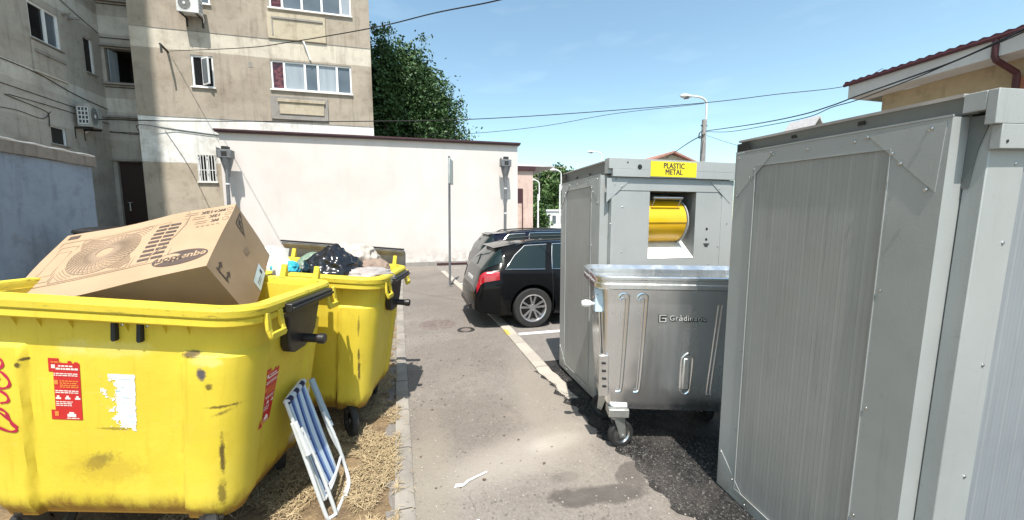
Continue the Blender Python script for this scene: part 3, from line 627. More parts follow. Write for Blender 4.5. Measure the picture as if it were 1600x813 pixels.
# local frame: x along the length (towards the right end), y up the printed face, z out of the printed face
bxm = Matrix((-ax_l, -ax_w, ax_n)).transposed().to_4x4(); A = Vector((-1.10, 2.768, 1.842)); L_, W_, T_ = .93, .615, .44
bxm.translation = A + ax_l * L_ + ax_w * W_
BOX = thing('cardboard_box', 'big brown cardboard box tipped into the front yellow bin', 'cardboard box'); BOX.matrix_world = bxm
m = MB()
def crumple(x, y, z): n_ = mnoise.noise_vector((x * 3.1, y * 3.1, z * 3.1 + 2)); return (x + n_.x * .011, y + n_.y * .011, z + n_.z * .011)
for fn in (lambda u, v: (L_ * u, W_ * v, 0), lambda u, v: (L_ * u, W_ * v, -T_), lambda u, v: (L_ * u, 0, -T_ * v), lambda u, v: (L_ * u, W_, -T_ * v), lambda u, v: (L_, W_ * u, -T_ * v), lambda u, v: (0, W_ * u, -T_ * v)):
    m.grid(lambda u, v: crumple(*fn(u, v)), 10, 10)
m.build('carton', 'cardboard', BOX, smooth=True)
def decal(name, mat, quads=(), strokes=(), parent=BOX, face='top', z=.0022, texts=()):
    m = MB()
    def put(p):                                                   # face coords -> box coords
        if face == 'top': return crumple(p[0], p[1], 0)[:2] + (crumple(p[0], p[1], 0)[2] + z,)
        q = crumple(L_, p[0], -p[1]); return (q[0] + z, q[1], q[2])
    for q in quads: m.add([put(p) for p in q], [tuple(range(len(q)))])
    for pts, w_ in strokes:
        for a, b in zip(pts[:-1], pts[1:]):
            a, b = Vector(a), Vector(b); d = b - a
            if d.length < 1e-6: continue
            n_ = Vector((-d.y, d.x)).normalized() * w_ / 2; m.add([put(q) for q in (a - n_, b - n_, b + n_, a + n_)], [(0, 1, 2, 3)])
    for body, x, y, size, rot, bold in texts:
        vs, fs = text_geo(body, size, 0, bold, 'CENTER'); cs, sn = math.cos(rot), math.sin(rot)
        m.add([put((x + a * cs - b * sn, y + a * sn + b * cs)) for a, b, _ in vs], fs)
    return m.build(name, mat, parent)
circ = lambda cx, cy, r, n=48, a0=0, a1=2 * PI, ry=None: [(cx + r * math.cos(a0 + (a1 - a0) * i / n), cy + (ry or r) * math.sin(a0 + (a1 - a0) * i / n)) for i in range(n + 1)]
fc = (.325, .335); fr = .165
st = []
for i in range(40):
    a = 2 * PI * i / 40; st.append(([(fc[0] + r_ * math.cos(a + (r_ - .04) * 4.5), fc[1] + r_ * math.sin(a + (r_ - .04) * 4.5)) for r_ in [.04 + .125 * q / 9 for q in range(10)]], .0085))
for r_ in (.07, .10, .13, .15): st.append((circ(*fc, r_), .0022))
st.append((circ(*fc, fr), .004)); st.append((circ(*fc, .042, 24), .003))
decal('fan_print', 'ink_light', (), st)
sq = lambda x0, x1, y0, y1: [(x0, y0), (x1, y0), (x1, y1), (x0, y1), (x0, y0)]
corner = []
for sx in (-1, 1):
    for sy in (-1, 1):
        for q in range(5):
            r_ = .17 + .013 * q; a0 = math.atan2(sy, sx); corner.append((circ(*fc, r_, 8, a0 - .33 + .05 * q, a0 + .33 - .05 * q), .004))
decal('fan_print', 'ink_light', (), [(sq(.03, .69, .135, .52), .004), (sq(.145, .50, .15, .51), .003), (sq(.05, .135, .17, .47), .003), (sq(.06, .125, .22, .42), .0022), (sq(.515, .60, .15, .51), .002)] + corner)
vents = []
for i in range(9):
    y0 = .17 + .037 * i
    for x0 in (.545, .61): vents.append([(x0 + .004 * i * 0, y0), (x0 + .055, y0), (x0 + .055, y0 + .019), (x0, y0 + .019)])
decal('vent_print', 'print_ink', vents)
decal('small_label_print', 'print_ink', [[(.03, .555), (.085, .555), (.085, .59), (.03, .59)]])
lg = (.77, .13)
lo = decal('logo_print', 'print_ink', [circ(*lg, .135, 40, 0, 2 * PI, .062)[:-1]], z=.002)
decal('logo_print', 'cardboard', [[(lg[0] - .135 + .02, lg[1] - .03)] + circ(lg[0] - .06, lg[1] + .005, .06, 20, .2, PI * 1.15, .040)], z=.0030)
decal('logo_lettering', 'cardboard', texts=[('equation', lg[0] + .012, lg[1] - .004, .066, PI, .0012)], z=.0038)
decal('logo_lettering', 'print_ink', texts=[('ation', lg[0] - .052, lg[1] - .004, .0661, PI, .0010)], z=.0046)
decal('size_lettering', 'print_ink', texts=[('9K+12K', .815, .565, .040, PI, .0014), ('12K', .835, .510, .038, PI, .0014), ('9K', .85, .455, .038, PI, .0014)])
decal('size_lettering', 'ink_light', strokes=[(circ(.905, .565, .017, 14), .004), (circ(.905, .51, .017, 14), .004), (circ(.905, .455, .017, 14), .004)] + [([(x_, y_ + dy), (x_ + w_, y_ + dy)], .0045) for x_, w_, y_ in ((.66, .07, .565), (.715, .065, .51), (.745, .06, .455)) for dy in (-.010, .010)] + [([(.765 + i * .026, .41), (.78 + i * .026, .41)], .010) for i in range(5)])
decal('swoosh_print', 'ink_light', strokes=[([(.665, .612), (.69, .55), (.695, .46), (.68, .36), (.64, .26), (.60, .205)], .005)])
# right end of the box: arrows, warning triangle, shade mark and a pale label
decal('arrow_print', 'print_ink', [[(.065, .10), (.125, .10), (.125, .088), (.065, .088)], [(.045, .112), (.058, .112), (.058, .055), (.045, .055)]][:0] + [[(.05, .06), (.062, .06), (.062, .17), (.05, .17)], [(.062, .07), (.11, .07), (.11, .082), (.062, .082)], [(.062, .145), (.11, .145), (.11, .157), (.062, .157)], [(.095, .058), (.128, .076), (.095, .094)], [(.095, .133), (.128, .151), (.095, .169)]], face='end')
decal('warning_print', 'print_ink', (), [([(.47, .055), (.585, .055), (.47, .15), (.47, .055)], .009), ([(.487, .085), (.53, .075)], .018), ([(.485, .115), (.50, .095)], .012)], face='end')
decal('shade_print', 'ink_light', [[(.36, .19), (.42, .20), (.42, .235), (.36, .225)]], face='end')
lb = decal('pale_label', 'label_blue', [[(.245, .345), (.42, .345), (.42, .435), (.245, .435)]], face='end')
decal('label_mark', 'print_ink', [[(.37, .37), (.395, .37), (.395, .40), (.37, .40)]], [([(.27, .39), (.35, .39)], .005), ([(.27, .405), (.34, .405)], .004)], parent=lb, face='end', z=.0036)
for o_ in (lb,): pass
m = MB(); m.grid(lambda u, v: (.0 + .10 * u + .012 * math.sin(v * 5), .02 * math.sin(u * 4 + v * 3), .42 * v), 5, 10)
wp = m.build('paper_sheet', 'bag_white', smooth=True); wp.location = (-1.055, 3.02, 1.13); wp.rotation_euler = (R(-4), R(10), R(15)); tag(wp, 'white paper sheet poking up between box and bin rim', 'paper')

# ------------------------------------------------------------------ rubbish in the second bin (world coords via bin frame)
def inbin(p): return Matrix.Translation((-.929, 3.567, .062)) @ Euler((R(-.5), R(4.9), R(-10.2))).to_matrix().to_4x4() @ Vector(p)
def bag(name, mat, p, sz, label, cat, seed, knot=False, amp=.22, freq=3.0, fold=.35):
    bm = bmesh.new(); bmesh.ops.create_icosphere(bm, subdivisions=5, radius=1)
    for v in bm.verts:
        d = v.co.copy(); n1 = mnoise.noise(d * 1.4 + Vector((seed, 0, 0))); rid = 1 - abs(mnoise.noise(d * freq + Vector((0, seed, 0)))) * 2; rid2 = 1 - abs(mnoise.noise(d * freq * 2.3 + Vector((0, 0, seed)))) * 2
        k_ = 1 + amp * n1 + fold * .18 * rid + fold * .09 * rid2
        if knot:
            a = math.atan2(d.y, d.x); up_ = max(0, d.z); k_ *= 1 + .06 * up_ * math.sin(a * 9 + 3 * mnoise.noise(d * 2)) ; 
            if d.z > .93: k_ *= 1 + (d.z - .93) * 2.2 
        v.co = d * k_
        v.co.z = max(v.co.z, -.6)
    me = bpy.data.meshes.new(name)
    for v in bm.verts: v.co = Vector((v.co.x * sz[0], v.co.y * sz[1], v.co.z * sz[2]))
    bm.to_mesh(me); bm.free(); me.shade_smooth(); me.materials.append(M[mat]); o = bpy.data.objects.new(name, me); COL.objects.link(o); o.location = inbin(p); o.rotation_euler = (0, R(4), R(seed * 40))
    return tag(o, label, cat)
bag('rubbish_bag', 'bag_black', (.17, -.13, 1.27), (.22, .20, .16), 'shiny black rubbish bag heaped in the second yellow bin', 'rubbish bag', 1, True, .16, 2.3, .55)
bag('rubbish_bag', 'bag_turq', (-.155, -.27, 1.265), (.12, .10, .075), 'small turquoise plastic bag beside the black rubbish bag', 'rubbish bag', 2.3, False, .15, 3, .6)
bag('rubbish_bag', 'bag_clear', (.47, -.18, 1.23), (.17, .18, .085), 'translucent pale bag at the right end of the second bin', 'rubbish bag', 3.1, False, .2, 3, .8)
bag('rubbish_bag', 'bag_green', (-.07, .05, 1.27), (.12, .12, .11), 'dull green bag tucked behind the black rubbish bag', 'rubbish bag', 4.2, False, .15, 3, .5)
bag('rubbish_bag', 'bag_beige', (.24, .12, 1.32), (.22, .12, .15), 'crumpled beige bag rising behind the black rubbish bag', 'rubbish bag', 5.2, False, .2, 2.6, .8)
bag('cardboard_scrap', 'card_brown', (.42, .10, 1.26), (.17, .14, .10), 'torn brown cardboard right of the black rubbish bag', 'cardboard', 6.4, False, .2, 2, .6)
m = MB(); m.grid(lambda u, v: (.34 * u, .02 * math.sin(u * 6) + .16 * v, .17 * math.sin(PI * min(1, u * 1.1 + .12)) * (1 - .55 * u) + .01 * math.sin(v * 9 + u * 7)), 12, 8)
o = m.build('foam_sheet', 'bag_white', smooth=True); o.location = inbin((-.50, -.12, 1.25)); o.rotation_euler = (R(20), R(8), R(-12)); tag(o, 'bright white foam sheet at the left end of the second bin', 'foam sheet')
bag('rubbish_bag', 'bag_white', (-.34, -.22, 1.26), (.16, .10, .12), 'white bag pressed against the foam in the second bin', 'rubbish bag', 7.7, False, .2, 2.5, .8)
bag('rubbish_heap', 'card_brown', (0, 0, 1.06), (.55, .40, .13), 'brown mixed rubbish filling the second bin below the bags', 'rubbish', 9.1, False, .1, 4, .9)

# ------------------------------------------------------------------ folded chair leaning on the first bin
Oc = Vector((-.55, 2.255, .012)); U = Vector((.06, .998, -.005)).normalized(); V = Vector((-.185, .085, .70)); V = (V - U * V.dot(U)).normalized(); N = U.cross(V)
if N.x < 0: N = -N
CH = thing('folding_chair', 'folded blue and white striped beach chair leaning against the front yellow bin', 'folding chair'); cm = Matrix((U, V, U.cross(V))).transposed().to_4x4(); cm = cm @ Matrix.Diagonal((.86, .95, 1, 1)); cm.translation = Oc; CH.matrix_world = cm
sg = 1 if U.cross(V).x > 0 else -1                       # +n faces the path
def n_(p): return (p[0], p[1], p[2] * sg)
m = MB(); m.grid(lambda u, v: n_((.01 + .30 * u, .10 + .66 * v, .015 - .014 * math.sin(PI * u) * math.sin(PI * v))), 10, 14)
m.grid(lambda u, v: n_((.01 + .30 * u, .10 + .66 * v, .012 - .014 * math.sin(PI * u) * math.sin(PI * v))), 10, 14); m.build('striped_fabric', 'canvas', CH, smooth=True)
MB().tube([n_(p) for p in [(.0, .765, .01), (.31, .775, .01)]], .020, 12).build('rolled_top', 'navy_roll', CH, smooth=True)
def ctube(name, pts, r=.0105, mat='chair_tube'): return MB().tube(catmull([n_(p) for p in pts], 5), r, 10).build(name, mat, CH, smooth=True)
ctube('back_frame', [(.0, .10, .005), (.0, .45, .005), (.0, .74, .005), (.02, .775, .005), (.16, .785, .005), (.29, .785, .005), (.31, .75, .005), (.315, .45, .005), (.315, .10, .005)])
ctube('seat_frame', [(-.035, .60, .045), (-.035, .30, .06), (-.03, .03, .055), (-.02, .0, .05), (.14, -.005, .055), (.30, .0, .05), (.335, .04, .055), (.345, .30, .06), (.345, .52, .045)])
ctube('leg', [(-.075, .66, .03), (-.075, .35, .025), (-.075, .04, .02), (-.06, .012, .03), (-.04, .01, .06)])
ctube('leg', [(.365, .62, .035), (.365, .35, .035), (.37, .18, .05), (.36, .10, .050), (.27, .012, .07), (.12, .0, .075)])
ctube('crossbar', [(-.03, .17, .05), (.15, .165, .06), (.34, .17, .05)], .009)
ctube('crossbar', [(.01, .10, .012), (.15, .10, .02), (.31, .10, .012)], .009)
MB().tube([n_(p) for p in [(.365, .76, .04), (.365, .40, .05)]], .019, 8).build('armrest', 'chair_grey', CH, smooth=True)
MB().tube([n_(p) for p in [(-.08, .66, .045), (-.08, .45, .05)]], [.014, .020], 8).build('armrest', 'chair_tube', CH, smooth=True)
m = MB()
for p in [(-.035, .52, .07), (-.035, .42, .07), (-.075, .62, .06), (.345, .45, .07), (.345, .33, .07), (.385, .40, .06), (-.035, .2, .07)]: m.lathe([(0, .004), (.006, .003), (.007, 0)], n_(p), (0, 0, sg), 8)
m.build('rivets', 'dark_metal', CH)
# ------------------------------------------------------------------ grey recycling containers
def rivet_row(m, pts, ax):
    for p in pts: m.lathe([(0, .0045), (.004, .004), (.0065, .002), (.007, 0)], p, ax, 10)
def container(label, front_left, rot, Wd, chute, H=2.19):
    D = .925
    t = thing('recycling_container', label, 'recycling container', (0, 0, 0), rot, 'grey sheet metal recycling containers')
    e = Euler(rot).to_matrix(); t.location = front_left
    PL, PW = (.265, .125) if not chute else (.125, .125)
    MB().box(.09, Wd, 0, D - .004, .03, 2.10).build('shell', 'silver', t)
    # left side: frame sheet, ribbed infill, corner gussets
    m = MB(); m.box(.004, .088, 0, .165, .0, 2.08); m.box(.004, .088, .165, .785, 2.0, 2.08); m.box(.004, .088, .165, .785, 0, .07); m.box(.004, .088, .785, D, 0, 2.08)
    f = m.build('side_frame', 'silver', t)
    MB().box(.008, .08, .166, .784, .071, 1.999).build('side_panel', 'ribbed_side', t)
    m = MB(); m.box(.0, .006, -.002, D, 2.081, 2.087); m.box(-.001, .004, .781, .785, .071, 2.0); m.box(-.001, .004, .165, .168, .071, 2.0); m.box(-.001, .004, .168, .781, 1.997, 2.0); m.box(-.001, .004, .168, .781, .070, .074)
    m.build('side_edging', 'silver', t)
    for y0, sy in ((.0, 1), (D, -1)):
        for z0, sz in ((2.08, -1), (.0, 1)):
            Q_ = [(y0 + sy * .012, z0 + sz * .012), (y0 + sy * .25, z0 + sz * .02), (y0 + sy * .02, z0 + sz * .25)]
            MB().loft([[(.0035, *q) for q in Q_], [(.0005, *q) for q in Q_]]).build('corner_gusset', 'silver', f)
    m = MB(); pts = []
    for z in (.45, .95, 1.45): pts += [(.003, .15, z), (.003, .80, z)]
    for y in (.06, .30, .50, .68, .9): pts.append((.003, y, 2.045)); pts.append((.003, y, .035))
    pts += [(-.002, .05, 2.05), (-.002, .16, 1.98), (-.002, .13, 1.94), (-.002, .045, 1.84), (-.002, .25, 2.055), (-.002, .895, 2.05), (-.002, .79, 1.98), (-.002, .815, 1.94), (-.002, .90, 1.84), (-.002, .69, 2.055), (-.002, .90, .24), (-.002, .70, .03), (-.002, .80, .12)]
    rivet_row(m, pts, (-1, 0, 0)); m.build('rivets', 'steel', f, smooth=True)
    # front: posts, head band, infill
    yf = -.056
    MB().box(Wd - PW, Wd, yf, -.002, 0, 2.06).build('post', 'silver', t, bevel=.003)
    p = MB().box(.0885, PL, yf, -.002, 0, 2.06).build('post', 'silver', t, bevel=.003)
    m = MB(); rivet_row(m, [(PL - .045, yf, z) for z in (.3, .75, 1.2, 1.65, 1.92)] + [(Wd - .06, yf, z) for z in (.75, 1.2, 1.65, 1.92)], (0, -1, 0)); m.build('rivets', 'steel', p, smooth=True)
    x0, x1 = PL + .0005, Wd - .1255; yb = yf + .006
    m = MB(); m.box(x0, x1, yf + .002, -.003, 1.945, 2.06); m.build('head_band', 'silver', t, bevel=.002)
    if chute:
        hx0, hx1, hz0, hz1 = .472, .965, 1.325, 1.945
        m = MB(); m.box(x0, hx0, yb, -.003, .02, 1.944); m.box(hx1, x1, yb, -.003, .02, 1.944); m.box(hx0, hx1, yb, -.003, .02, hz0)
        fp = m.build('front_panel', 'silver', t)
        for xx, s_ in ((x0 - .09, 1), (x1 + .09, -1)):
            P = [(xx, yf - .001, 2.05), (xx + s_ * .24, yf - .001, 2.045), (xx, yf - .001, 1.84)]; MB().loft([P, [(q[0], yf - .003, q[2]) for q in P]]).build('corner_gusset', 'silver', fp)
        m = MB(); m.box(.93, 1.03, yf + .001, yb - .001, 1.24, 1.243); m.box(x0, x1, yf + .001, yb - .001, 1.225, 1.229)
        for x_, z_ in ((1.10, 1.60), (1.10, 1.50)): m.lathe([(0, .001), (.012, .001), (.012, -.002)], (x_, yb - .0015, z_), (0, -1, 0), 14)
        for q in range(3): m.box(1.07 + .008 * q, 1.135 - .008 * q, yb - .003, yb - .001, 1.455 - q * .012, 1.462 - q * .012)
        m.build('bolt_holes', 'black_plastic', fp)
        m = MB(); rivet_row(m, [(.2, yb, 1.4), (.2, yb, 1.8), (.40, yb, 1.26), (1.14, yb, 1.26), (x1 - .02, yb, 1.43), (x1 - .01, yb, 1.9), (.18, yf - .003, 1.98), (x1 - .04, yf - .003, 1.98)], (0, -1, 0)); m.build('rivets', 'steel', fp, smooth=True)
        # throw-in chute: lined recess, sloping white tray, yellow drum and pull bar
        yi = .34; hh = MB(); hh.add([(hx0, yb, hz0), (hx0, yb, hz1), (hx0, yi, hz1), (hx0, yi, hz0), (hx1, yb, hz0), (hx1, yb, hz1), (hx1, yi, hz1), (hx1, yi, hz0)], [(0, 1, 2, 3), (4, 7, 6, 5), (3, 2, 6, 7), (1, 5, 6, 2)])
        bpy_shell = [o_ for o_ in t.children if o_.name.startswith('shell')][0]
        bo = MB().box(hx0 + .0, hx1 - .0, -.2, yi + .02, hz0 - .0, hz1).build('cutter', 'silver'); 
        md = bpy_shell.modifiers.new('cut', 'BOOLEAN'); md.operation = 'DIFFERENCE'; md.object = bo; md.solver = 'EXACT'
        bo.parent = t; dg = bpy.context.evaluated_depsgraph_get(); dg.update(); me = bpy.data.meshes.new_from_object(bpy_shell.evaluated_get(dg)); bpy_shell.modifiers.clear(); bpy_shell.data = me; bpy.data.objects.remove(bo)
        hop = hh.build('chute_lining', 'silver', t)
        MB().add([(hx0 + .002, yb - .002, hz0 + .004), (hx1 - .002, yb - .002, hz0 + .004), (hx1 - .004, .14, hz0 + .17), (hx0 + .004, .14, hz0 + .17)], [(0, 1, 2, 3)]).build('chute_tray', 'white_paint', hop)
        cy, cz, rd = .16, hz0 + .345, .200
        MB().lathe([(0, 0), (rd, 0), (rd, .40), (0, .40)], (hx0 + .006, cy, cz), (1, 0, 0), 40).build('drum', 'drum_yellow', t, smooth=True)
        a = Vector((1, 0, 0)).orthogonal().normalized()
        m = MB()                                            # upper flap shell, slightly proud
        rings = []
        for q in range(13):
            an = R(86) + R(92) * q / 12 * 1.0; rings.append([(hx0 + .004, cy + math.cos(an) * (rd + .006), cz + math.sin(an) * (rd + .006)), (hx0 + .404, cy + math.cos(an) * (rd + .006), cz + math.sin(an) * (rd + .006))])
        rings = [[(x_, cy - (math.sin(R(-2) + R(92) * q / 12 + 0) * 0 + math.cos(R(-2) + R(80) * q / 12)) * (rd + .007), cz + math.sin(R(-2) + R(80) * q / 12) * (rd + .007)) for x_ in (hx0 + .004, hx0 + .404)] for q in range(13)]
        m.loft(rings, False, False); m.build('drum_flap', 'drum_yellow', t, smooth=True)
        MB().lathe([(rd - .03, 0), (rd + .015, 0), (rd + .015, .012), (rd - .03, .012)], (hx0 + .412, cy, cz), (1, 0, 0), 40).build('drum_flange', 'silver', t)
        m = MB(); zb = cz + .215
        m.tube([(hx0 + .05, -.01, zb - .075), (hx0 + .05, -.045, zb - .02), (hx0 + .05, -.05, zb)], .007, 8); m.tube([(hx0 + .33, -.01, zb - .075), (hx0 + .33, -.045, zb - .02), (hx0 + .33, -.05, zb)], .007, 8); m.tube([(hx0 + .035, -.05, zb), (hx0 + .345, -.05, zb)], .011, 10)
        m.build('pull_bar', 'steel', t, smooth=True)
    else:
        MB().box(x0, x1, yb, -.003, .02, 1.944).build('front_panel', 'ribbed_front', t)
    # roof cap: front fascia and lower rear fascia
    cz = H + (.03 if H > 2.17 else .012); c1 = 2.062 if H > 2.17 else 1.965; cm_ = c1 + (cz - c1) * .42
    cap = MB().box(.042, Wd + .03, -.082, -.0565, cm_, cz).box(.080, Wd + .03, -.082, -.0565, c1, cm_ - .0002).box(.042, Wd + .03, -.0563, .0, 2.09, cz).build('cap', 'silver', t, bevel=.002)
    m = MB(); m.loft([[(.062, y_, 2.086), (Wd, y_, 2.086), (Wd, y_, H + .004), (.035 + q, y_, H + .004)] for y_, q in ((-.029, .012), (D, .0))]); m.build('roof_fascia', 'fascia_shade', cap)
    MB().loft([[(.026 + q, y_, H + .0045), (Wd, y_, H + .0045), (Wd, y_, H + .016), (.026 + q, y_, H + .016)] for y_, q in ((-.0005, .012), (D + .01, .0))]).build('roof_sheet', 'lid_grey', cap)
    m = MB(); m.box(.02, .030, D - .06, D + .012, 2.09, H - .004); m.build('fascia_bracket', 'dark_metal', cap)
    for y in (.60, .30): MB().box(.045, .053, y, y + .025, 2.115, 2.13).build('fascia_clip', 'dark_metal', cap)
    MB().prism([(-.055, 2.079), (-.001, 2.079), (-.001, 1.84), (-.018, 1.84), (-.030, 1.97)], 'x', .083, .0882).build('cap_shade_plate', 'fascia_shade', cap)  # added dark plate shaped like the cap's shadow in the recess
    for r_, x_, z_ in ((.022, .34, H - .04), (.007, .22, H - .005), (.005, .11, H - .15)): MB().lathe([(0, .0025), (r_, .0020), (r_, 0)], (x_, -.082, z_), (0, -1, 0), 16).build('bolt_hole', 'black_plastic', cap)
    if chute:
        s_ = MB().box(.448, .925, -.086, -.083, 2.072, 2.205).build('sign_plate', 'sign_yellow', cap)
        vs, fs = text_geo('PLASTIC\nMETAL', .068, 0, .0, 'CENTER', 1.06, .80); m = MB()
        for q in range(5): m.add([(.6865 + x_ * .84 + (q - 2) * .0012, -.0866 - q * .0002, 2.139 + y_ + (q % 2) * .0014) for x_, y_, _ in vs], fs)
        m.build('sign_lettering', 'print_ink', s_)
    m = MB(); m.box(.03, Wd - .03, .03, D - .05, -.04, .03); m.build('skid', 'dark_metal', t)
    return t
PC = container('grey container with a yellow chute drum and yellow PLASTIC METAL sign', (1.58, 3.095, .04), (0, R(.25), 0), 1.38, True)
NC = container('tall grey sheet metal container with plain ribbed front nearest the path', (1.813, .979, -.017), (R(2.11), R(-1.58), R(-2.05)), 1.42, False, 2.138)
M['silver'].name = 'silver_coated_sheet'

# ------------------------------------------------------------------ galvanised bin between the containers
def metal_bin():
    t = thing('metal_waste_container', 'shiny galvanised wheeled waste container between the two grey containers', 'waste bin', (1.90, 2.52, .0), (R(.4), R(.8), R(-16.5)))
    ax = lambda z: .53 + .07 * (z - .36) / .94; ay = lambda z: .24 + .065 * (z - .36) / .94
    zs = [.305, .32, .345, .38] + [.40 + .86 * i / 8 for i in range(1, 9)]
    rings = [[(x, y, z) for x, y, _, _ in rrect(ax(z) - .05 * sstep(.38, .305, z) * .6, ay(z) - .05 * sstep(.38, .305, z) * .6, .045, 5, 10)] for z in zs]
    for z in (1.26, .42): rings.append([(x, y, z) for x, y, _, _ in rrect(ax(z) - .006, ay(z) - .006, .04, 5, 10)])
    b = MB().loft(rings).build('body', 'galv', t, smooth=True, sharp=50)
    prof = [(0, 1.235), (.035, 1.238), (.042, 1.245), (.042, 1.275), (.034, 1.283), (.034, 1.302), (.045, 1.31), (.045, 1.325), (.036, 1.332), (-.004, 1.30), (-.006, 1.24)]
    MB().loft([[(x + a * o_, y + c * o_, z) for x, y, a, c in rrect(.60, .305, .05, 5, 8)] for o_, z in prof], True, False, True).build('rim', 'galv', t, smooth=True, sharp=30)
    fy = lambda z: -ay(z)
    def bead(pts, r_=.011, name='pressed_rib'):
        P = catmull([(x, fy(z) + .004, z) for x, z in pts], 6); MB().tube(P, r_, 8).build(name, 'galv', b, smooth=True)
    for x in (-.43, -.30):
        bead([(x - .045, 1.17), (x - .035, 1.195), (x - .01, 1.205), (x + .018, 1.19), (x + .024, 1.15), (x + .02, .8), (x + .012, .50), (x - .004, .46), (x - .03, .455)])
        bead([(x - .035, 1.155), (x - .018, 1.172), (x - .002, 1.165), (x + .002, 1.13), (x - .001, .8), (x - .006, .50), (x - .022, .48)], .007)
    for x in (.22, .245): bead([(x, 1.13), (x - .01, .8), (x - .02, .48), (x - .012, .455)], .008)
    for x in (.42, .445): bead([(x, 1.17), (x - .01, .8), (x - .02, .48)], .008)
    bead([(.005, .50), (.0, .70), (.012, .745), (.04, .765), (.068, .745), (.08, .70), (.075, .50), (.062, .462), (.04, .45), (.018, .462), (.005, .50)], .010)
    MB().box(.012, .066, fy(.6) - .012, fy(.6) + .01, .49, .73).build('pressed_panel', 'galv', b, bevel=.01)
    # embossed maker's lettering with its small square mark
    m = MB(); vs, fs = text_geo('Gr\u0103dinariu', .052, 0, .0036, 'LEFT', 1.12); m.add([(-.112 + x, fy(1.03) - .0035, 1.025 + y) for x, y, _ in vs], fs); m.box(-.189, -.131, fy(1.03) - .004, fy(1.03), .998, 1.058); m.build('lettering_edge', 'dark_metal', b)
    m = MB(); vs, fs = text_geo('Gr\u0103dinariu', .052, 0, .0004, 'LEFT', 1.12); m.add([(-.115 + x, fy(1.03) - .0065, 1.03 + y) for x, y, _ in vs], fs)
    for a in ((-.185, -.135, 1.048, 1.054), (-.185, -.135, 1.002, 1.008), (-.185, -.178, 1.008, 1.048), (-.142, -.135, 1.008, 1.034), (-.168, -.142, 1.026, 1.032)): m.box(a[0], a[1], fy(1.03) - .006, fy(1.03), a[2], a[3])
    m.build('embossed_lettering', 'zinc_letter', b)
    # left side: hinge bracket, white knob, reinforcing strip with slots
    xs = -.60
    br = MB().box(xs - .035, xs + .02, -.27, -.20, 1.06, 1.23).build('side_bracket', 'label_blue', t, bevel=.004)
    MB().lathe([(0, -.005), (.012, 0), (.014, .03), (.024, .035), (.027, .07), (.02, .095), (0, .10)], (xs - .03, -.235, 1.115), (-1, 0, 0), 18).build('knob', 'white_pvc', br, smooth=True)
    m = MB(); m.tube([(xs + .03, -.25, 1.17), (xs - .02, -.262, 1.19), (xs - .045, -.25, 1.16)], .01, 8); m.build('latch', 'rust_iron', br)
    m = MB(); m.obox((xs + .028, -.15, .80), (.012, .10, .75), (0, R(-4.3), 0)); m.obox((xs + .046, -.255, .58), (.07, .012, .32), (R(3.5), R(-2), 0)); m.build('side_stiffener', 'galv', t, bevel=.003)
    m = MB()
    for z in (.50, .56, .62, .68): m.obox((-.535 - .075 * (z - .36), fy(z) - .012, z), (.030, .005, .012), (0, 0, 0))
    m.build('slots', 'black_plastic', b)
    m = MB(); m.obox((xs + .065, -.262, .745), (.11, .006, .012), (0, 0, 0)); m.build('stiffener_edge', 'galv', b)
    for x, y, a in ((-.43, -.20, .30), (.43, -.20, .5), (-.43, .20, 2.3), (.43, .20, 2.0)):
        MB().box(x - .075, x + .075, y - .06, y + .06, .258, .322).build('caster_mount', 'zinc', t, bevel=.006)
        caster(t, x, y, a, .10, forkmat='zinc', hubmat='steel' if (x < 0 and y < 0) else 'dark_metal', top=.256)  # all hubs but the front left darkened to paint the shade underneath
    m = MB(); m.grid(lambda u, v: (-.5 + .9 * u, -.2 + .40 * v, 1.20 + .03 * math.sin(u * 13 + v * 5) * math.sin(v * 9)), 24, 10)
    return t
metal_bin()

